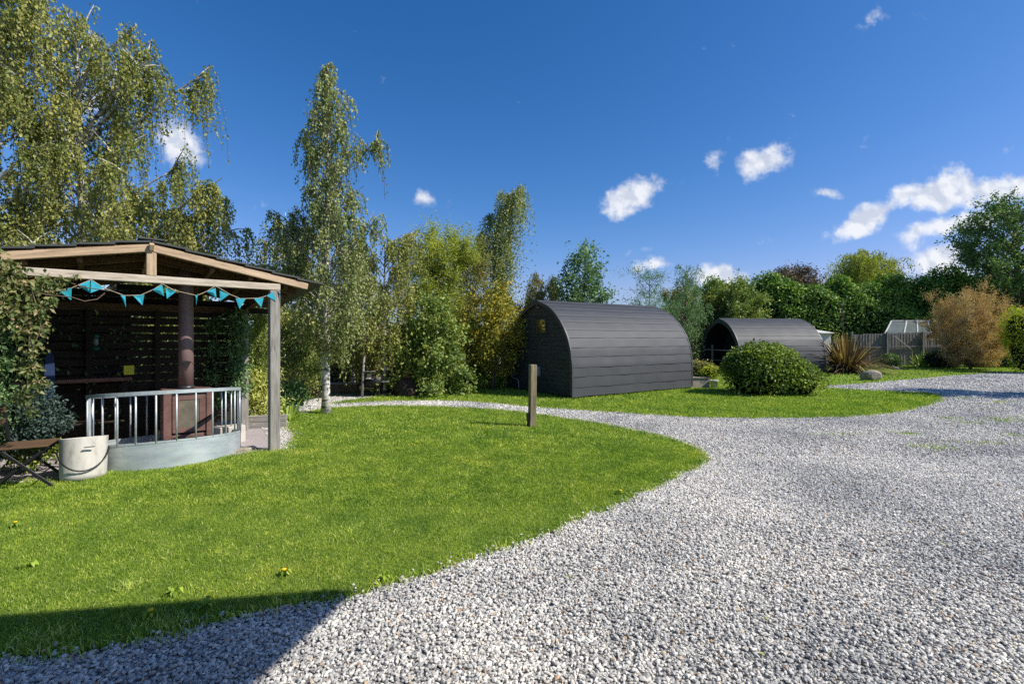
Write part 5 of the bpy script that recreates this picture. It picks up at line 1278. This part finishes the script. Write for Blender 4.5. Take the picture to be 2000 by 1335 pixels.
hedge('mixed_hedge', [(-16, 17), (-9, 18.5), (-2, 20), (4, 22), (12, 27)], [2.6, 2.1, 1.9, 2.2, 3.6], 'dark mixed boundary hedge low behind the birches', 26000, 'dark_leaf', .13, .9, seed=9)
# dark evergreen in the middle distance, low plants
bush('yew_bush', (X(672, 15.6), 15.6, .7), (.75, .7, .95), 6000, 'dark evergreen bush behind the low brown brick wall', 'dark_leaf', .08, 'shrub')
bush('yew_bush', (X(765, 16.5), 16.5, .8), (1.0, .7, 1.1), 6000, 'dark evergreen bush behind the barbecue', 'dark_leaf', .09, 'shrub')
bush('leafy_shrub', (X(762, 13.6), 13.6, .3), (.45, .35, .35), 2200, 'bright green low shrub between barbecue and clay oven', 'hazel_leaf', .07, 'shrub')
bush('leafy_shrub', (X(910, 15.2), 15.2, .35), (.7, .4, .5), 3200, 'dark low shrub at the foot of the olive willow', 'green_leaf', .07, 'shrub')
blades_clump('day_lily', (X(975, 15.2), 15.2, 0), 150, .95, .035, M['strap_leaf'], 'arching yellow green strap leaved clump beside the pod wall', spread=3)
blades_clump('day_lily', (X(935, 15.0), 15.0, 0), 130, .85, .035, M['strap_leaf'], 'green strap leaved clump left of the dark tree stem', spread=3)
mb = MB(); mb.tube([(X(962, 14.4), 14.4, 0), (X(964, 14.4), 14.4, 1.0)], [.07, .055], 8); tag(mb.build('tree_stump', M['bark'], None, True), 'dark bare stem among the strap leaved clumps', 'stump')
blades_clump('day_lily', (X(1800, 25.4), 25.4, 0), 120, 1.0, .05, M['strap_leaf'], 'green strap leaved clump at the foot of the board fence', spread=3)
bush('leafy_shrub', (X(1738, 25.6), 25.6, .3), (.55, .35, .5), 2200, 'small dark shrub by the fence left of the strap leaved clump', 'green_leaf', .09, 'shrub')
bush('leafy_shrub', (X(1845, 24.8), 24.9, .3), (.9, .4, .55), 3000, 'low dark shrub beneath the rust brown shrub', 'dark_leaf', .09, 'shrub')
bush('leafy_shrub', (X(1955, 25), 25.2, .5), (1.6, .5, .9), 5000, 'dark undergrowth right of the rust brown shrub', 'dark_leaf', .1, 'shrub')
bush('leafy_shrub', (X(1370, 18), 18.4, .3), (.7, .5, .4), 2600, 'low dark shrub behind the low pale wall', 'olive_leaf', .07, 'shrub')

# growth round the shelter
def veil(name, centers, n, label, leaf, size, cat='climber', aspect=.5, down=.5, stems=None, root=None, nb=.3):
    """climber: leaves in loose gaussian clumps around given points"""
    c = np.array(centers, float); root = root or empty(name, tuple(c[0, :3]), 0, label, cat)
    w = c[:, 3] ** 2; idx = rng.choice(len(c), n, p=w / w.sum())
    P = c[idx, :3] + rng.normal(0, .45, (n, 3)) * c[idx, 3:4]; P = P[P[:, 2] > .02]
    N = unit(np.tile(np.array([.5, -.75, .45]), (len(P), 1)) + rng.normal(0, .5, (len(P), 3)))
    o = leaf_mesh('leaves', P, size, M[leaf], root, N=N, nbias=nb, down=down, aspect=aspect); o.data.transform(Matrix.Translation(-root.location))
    if stems:
        mb = MB()
        for st in stems: mb.tube(st, .006, 5)
        mb.build('stems', M['twig'], root)
    return root
def sp(px, py, d, r): p = S(px, py, d); return (p.x, p.y, p.z, r * .85)
veil('virginia_creeper', [sp(-20, 510, 4.9, .18), sp(8, 525, 4.9, .14), sp(25, 530, 4.9, .12), sp(10, 565, 4.9, .2), sp(55, 560, 5.0, .15), sp(95, 553, 5.1, .11), sp(-20, 590, 4.8, .24), sp(25, 610, 4.9, .17), sp(68, 605, 4.95, .13), sp(100, 585, 5.0, .06), sp(125, 545, 5.15, .06), sp(150, 540, 5.2, .04)] , 2700, 'reddish green creeper tumbling over the left end of the shelter beam', 'climber_leaf', .058,
     stems=[[S(30, 560, 4.9), S(90, 575, 5.0), S(140, 580, 5.15), S(165, 588, 5.2), S(190, 584, 5.3), S(205, 572, 5.35)], [S(120, 545, 5.15), S(160, 560, 5.25), S(215, 568, 5.4)], [S(60, 560, 4.95), S(72, 600, 4.95), S(80, 640, 4.95), S(60, 690, 4.9)]])
veil('trailing_vine', [sp(50, 640, 4.9, .14), sp(62, 680, 4.9, .13), sp(55, 715, 4.9, .12), sp(70, 745, 4.9, .12), sp(45, 775, 4.9, .12), sp(60, 800, 4.9, .08), sp(80, 640, 5.0, .1)], 620, 'pinkish leaved vine hanging down in front of the dark ivy', 'climber_leaf', .055, stems=[[S(60, 610, 4.9), S(55, 700, 4.9), S(52, 810, 4.9)]])
veil('ivy', [tuple(R(-1.38, t, z)) + (.2,) for t in (.7, 1.1, 1.6) for z in (.5, .9, 1.3, 1.7, 2.0)] + [tuple(R(-1.75, -.1, z)) + (.3,) for z in (.5, 1, 1.5, 1.9)] + [tuple(R(-1.15, 1.8, z)) + (.18,) for z in (.7, 1.2, 1.7, 1.9)], 6500, 'dark ivy covering the left side wall of the shelter', 'ivy_leaf', .06)
veil('blue_green_ivy', [sp(75, 805, 5.5, .18), sp(100, 795, 5.6, .16), sp(60, 780, 5.5, .18), sp(120, 825, 5.6, .14), sp(85, 760, 5.6, .12), sp(85, 840, 5.5, .18), sp(40, 850, 5.5, .2)], 3600, 'blue green small leaved ivy mound behind the folding chair', 'shaded_blue_ivy', .04)
veil('variegated_ivy', [sp(60, 858, 5.65, .18), sp(95, 875, 5.7, .16), sp(30, 885, 5.6, .18), sp(60, 900, 5.6, .12), sp(5, 870, 5.6, .2)], 1300, 'pale edged ivy on the ground beneath the folding chair', 'bush_leaf', .05)
veil('ivy', [tuple(R(1.25, t, z)) + (.16,) for t in (1.5, 1.8) for z in (.8, 1.1, 1.4, 1.7, 1.9)] + [tuple(R(.95, 1.85, z)) + (.16,) for z in (.6, 1.0, 1.4, 1.8)], 4200, 'green ivy growing over the right end of the slatted back screen', 'ivy_leaf', .06)
veil('ivy', [tuple(R(s, 2.15, z)) + (.28,) for s in (-1.2, -.7, -.3) for z in (.5, 1.0, 1.5, 1.9)] + [tuple(R(s, 2.12, 2.0)) + (.07,) for s in (.1, .5, .9)], 5000, 'ivy behind the slatted back screen of the shelter', 'ivy_leaf', .07)
tree('bamboo', 505, 8.9, [(600, 488, 528), (650, 480, 532), (700, 480, 535), (760, 485, 530)], 'tall green leafy bamboo between the two shelter posts', leaf='hazel_leaf', bark='twig', nb=26, twigs=520, lpt=16, twl=.3, droop=.2, lsize=.06, aspect=.3, trunk_r=.02, z0=.3, rise=1.6, cat='bamboo', limb_r=.006)
tree('golden_bamboo', 508, 8.75, [(725, 488, 530), (770, 482, 534), (820, 480, 536)], 'golden yellow and orange leaved bamboo between the shelter posts', leaf='bamboo_leaf', bark='twig', nb=26, twigs=460, lpt=16, twl=.26, droop=.3, lsize=.06, aspect=.35, trunk_r=.02, z0=.2, rise=1.3, cat='bamboo', limb_r=.006)
tree('elder', 590, 11.2, [(600, 560, 620), (660, 545, 640), (720, 550, 630)], 'loose leafy growth around the leaning birch trunk', leaf='hazel_leaf', bark='bark', nb=20, twigs=420, lpt=16, twl=.45, droop=.6, lsize=.065, trunk_r=.03, z0=1, rise=.6, cat='shrub')
blades_clump('fern', (X(556, 9.2), 9.2, 0), 40, .55, .05, M['strap_leaf'], 'small arching fern at the foot of the bucket planter', spread=1.5)
# dandelions and broad weeds in the lawn
M['dandelion'] = simple('dandelion_yellow', (.75, .48, .01), .8, 0, .15, 80, 0)
def weed(px, py, n, r, flower, label):
    c = G(px, py); root = empty('dandelion' if flower else 'lawn_weed', c, 0, label, 'weed')
    V, F, Rn = [], [], []; off = 0
    for i in range(n):
        a = i * 2.4 + U(-.3, .3); l = r * U(.6, 1.1); d_ = Vector((math.cos(a), math.sin(a), 0)); s_ = Vector((-d_.y, d_.x, 0)); rv = U(.2, .8)
        for k, (t, w, z) in enumerate(((0, .12, .02), (.35, .22, .045), (.55, .16, .055), (.75, .24, .05), (1, .02, .03))):
            p = d_ * l * t; zz_ = z * U(.8, 1.2)
            V += [p + s_ * w * l * .8 + Vector((0, 0, zz_)), p - s_ * w * l * .8 + Vector((0, 0, zz_))]; Rn += [rv, rv]
            if k: F.append((off + 2 * k - 2, off + 2 * k - 1, off + 2 * k + 1, off + 2 * k))
        off += 10
    mesh_np('leaves', V, F, M['grass'], root, attrs={'rnd': np.array(Rn)})
    if flower:
        mb = MB(); mb.lathe((0, 0, .05), [(.004, 0), (.014, .006), (.015, .011), (.009, .014)], 14); o = mb.build('flower_head', M['dandelion'], None); o.parent = root; o.data.transform(Matrix.Identity(4))
        mb = MB(); mb.tube([(0, 0, 0), (.004, 0, .062)], .002, 5); o = mb.build('stalk', M['grass'], None); o.parent = root
for (px, py, fl, lb) in ((555, 1128, 1, 'yellow dandelion nearest the shadow tip on the front lawn'), (294, 1210, 1, 'yellow dandelion inside the dark shadow on the front lawn'), (1212, 968, 1, 'tiny yellow dandelion near the right edge of the front lawn'),
                         (30, 1032, 1, 'yellow dandelion at the far left of the front lawn'), (750, 1136, 0, 'broad leaved weed on the gravel edge of the front lawn'), (340, 1165, 0, 'pale broad leaved weed just above the lawn shadow'), (400, 1190, 0, 'broad leaved weed in the lawn shadow'), (60, 1110, 0, 'broad leaved weed in the sunny lawn at far left')):
    weed(px, py, 9, .05 if fl else .065, fl, lb)

P = scatter(420, stone_poly, (lawn_front, lawn_island), (-3, 14, 2.2, 16), 2.2, 16); P = np.concatenate([P, rng.uniform(.018, .03, (len(P), 1))], 1)
o = leaf_mesh('fallen_leaves', P, .03, M['bamboo_leaf'], None, N=np.tile([[0, 0, 1.0]], (len(P), 1)), nbias=.8); tag(o, 'scattered fallen yellow and brown leaves on the gravel', 'leaves', kind='stuff')

# ------------------------------------------------------------------ outside the frame: unseen canopy and tree, added to cast the shadows in view
def porch():  # unseen canopy, corners set back along the sun from the wanted shadow edges
    h = 3.9; disp = Vector((SUN_DIR.x, SUN_DIR.y, 0)) / SUN_DIR.z * h
    c1 = Vector((-.99, 2.996, 0)) + disp; cl = Vector((-2.87, 2.70, 0)) + disp; c2 = Vector((-1.18, 2.22, 0)) + disp
    a = (cl - c1).normalized(); b = (c2 - c1).normalized()
    L = c1 + a * 5.6; B = c1 + b * 3.6; LB = L + b * 3.6
    root = empty('shade_canopy', (c1.x, c1.y, 0), 0, 'unseen flat canopy behind the viewer, shaped to shade the near lawn', 'canopy')
    def slab(name, mat, pts, z0, z1):
        V = [(p.x, p.y, z0) for p in pts] + [(p.x, p.y, z1) for p in pts]; n_ = len(pts)
        F = [tuple(range(n_))[::-1], tuple(range(n_, 2 * n_))] + [(i, (i + 1) % n_, n_ + (i + 1) % n_, n_ + i) for i in range(n_)]
        mb = MB(); mb.add(V, F); mb.build(name, mat, root)
    slab('roof_deck', M['white'], [c1, L, LB, B], h, h + .14)
    slab('house_wall', M['render'], [B + Vector((-.3, -.0, 0)), LB + Vector((0, 0, 0)), LB - Vector((0, .3, 0)), B - Vector((.3, .3, 0))], 0, h)
porch()
tree('hawthorn', 2230, 12.6, [(440, 2150, 2300), (520, 2120, 2330), (600, 2150, 2300)], 'unseen tree added beyond the right edge to shade the drive', leaf='green_leaf', bark='bark', nb=30, twigs=800, lpt=16, twl=.4, droop=.1, lsize=.09, trunk_r=.1, z0=1, rise=.6)  # added out of view for the strip of shade on the right of the drive
print('faces', sum(len(o.data.polygons) for o in bpy.data.objects if o.type == 'MESH'))
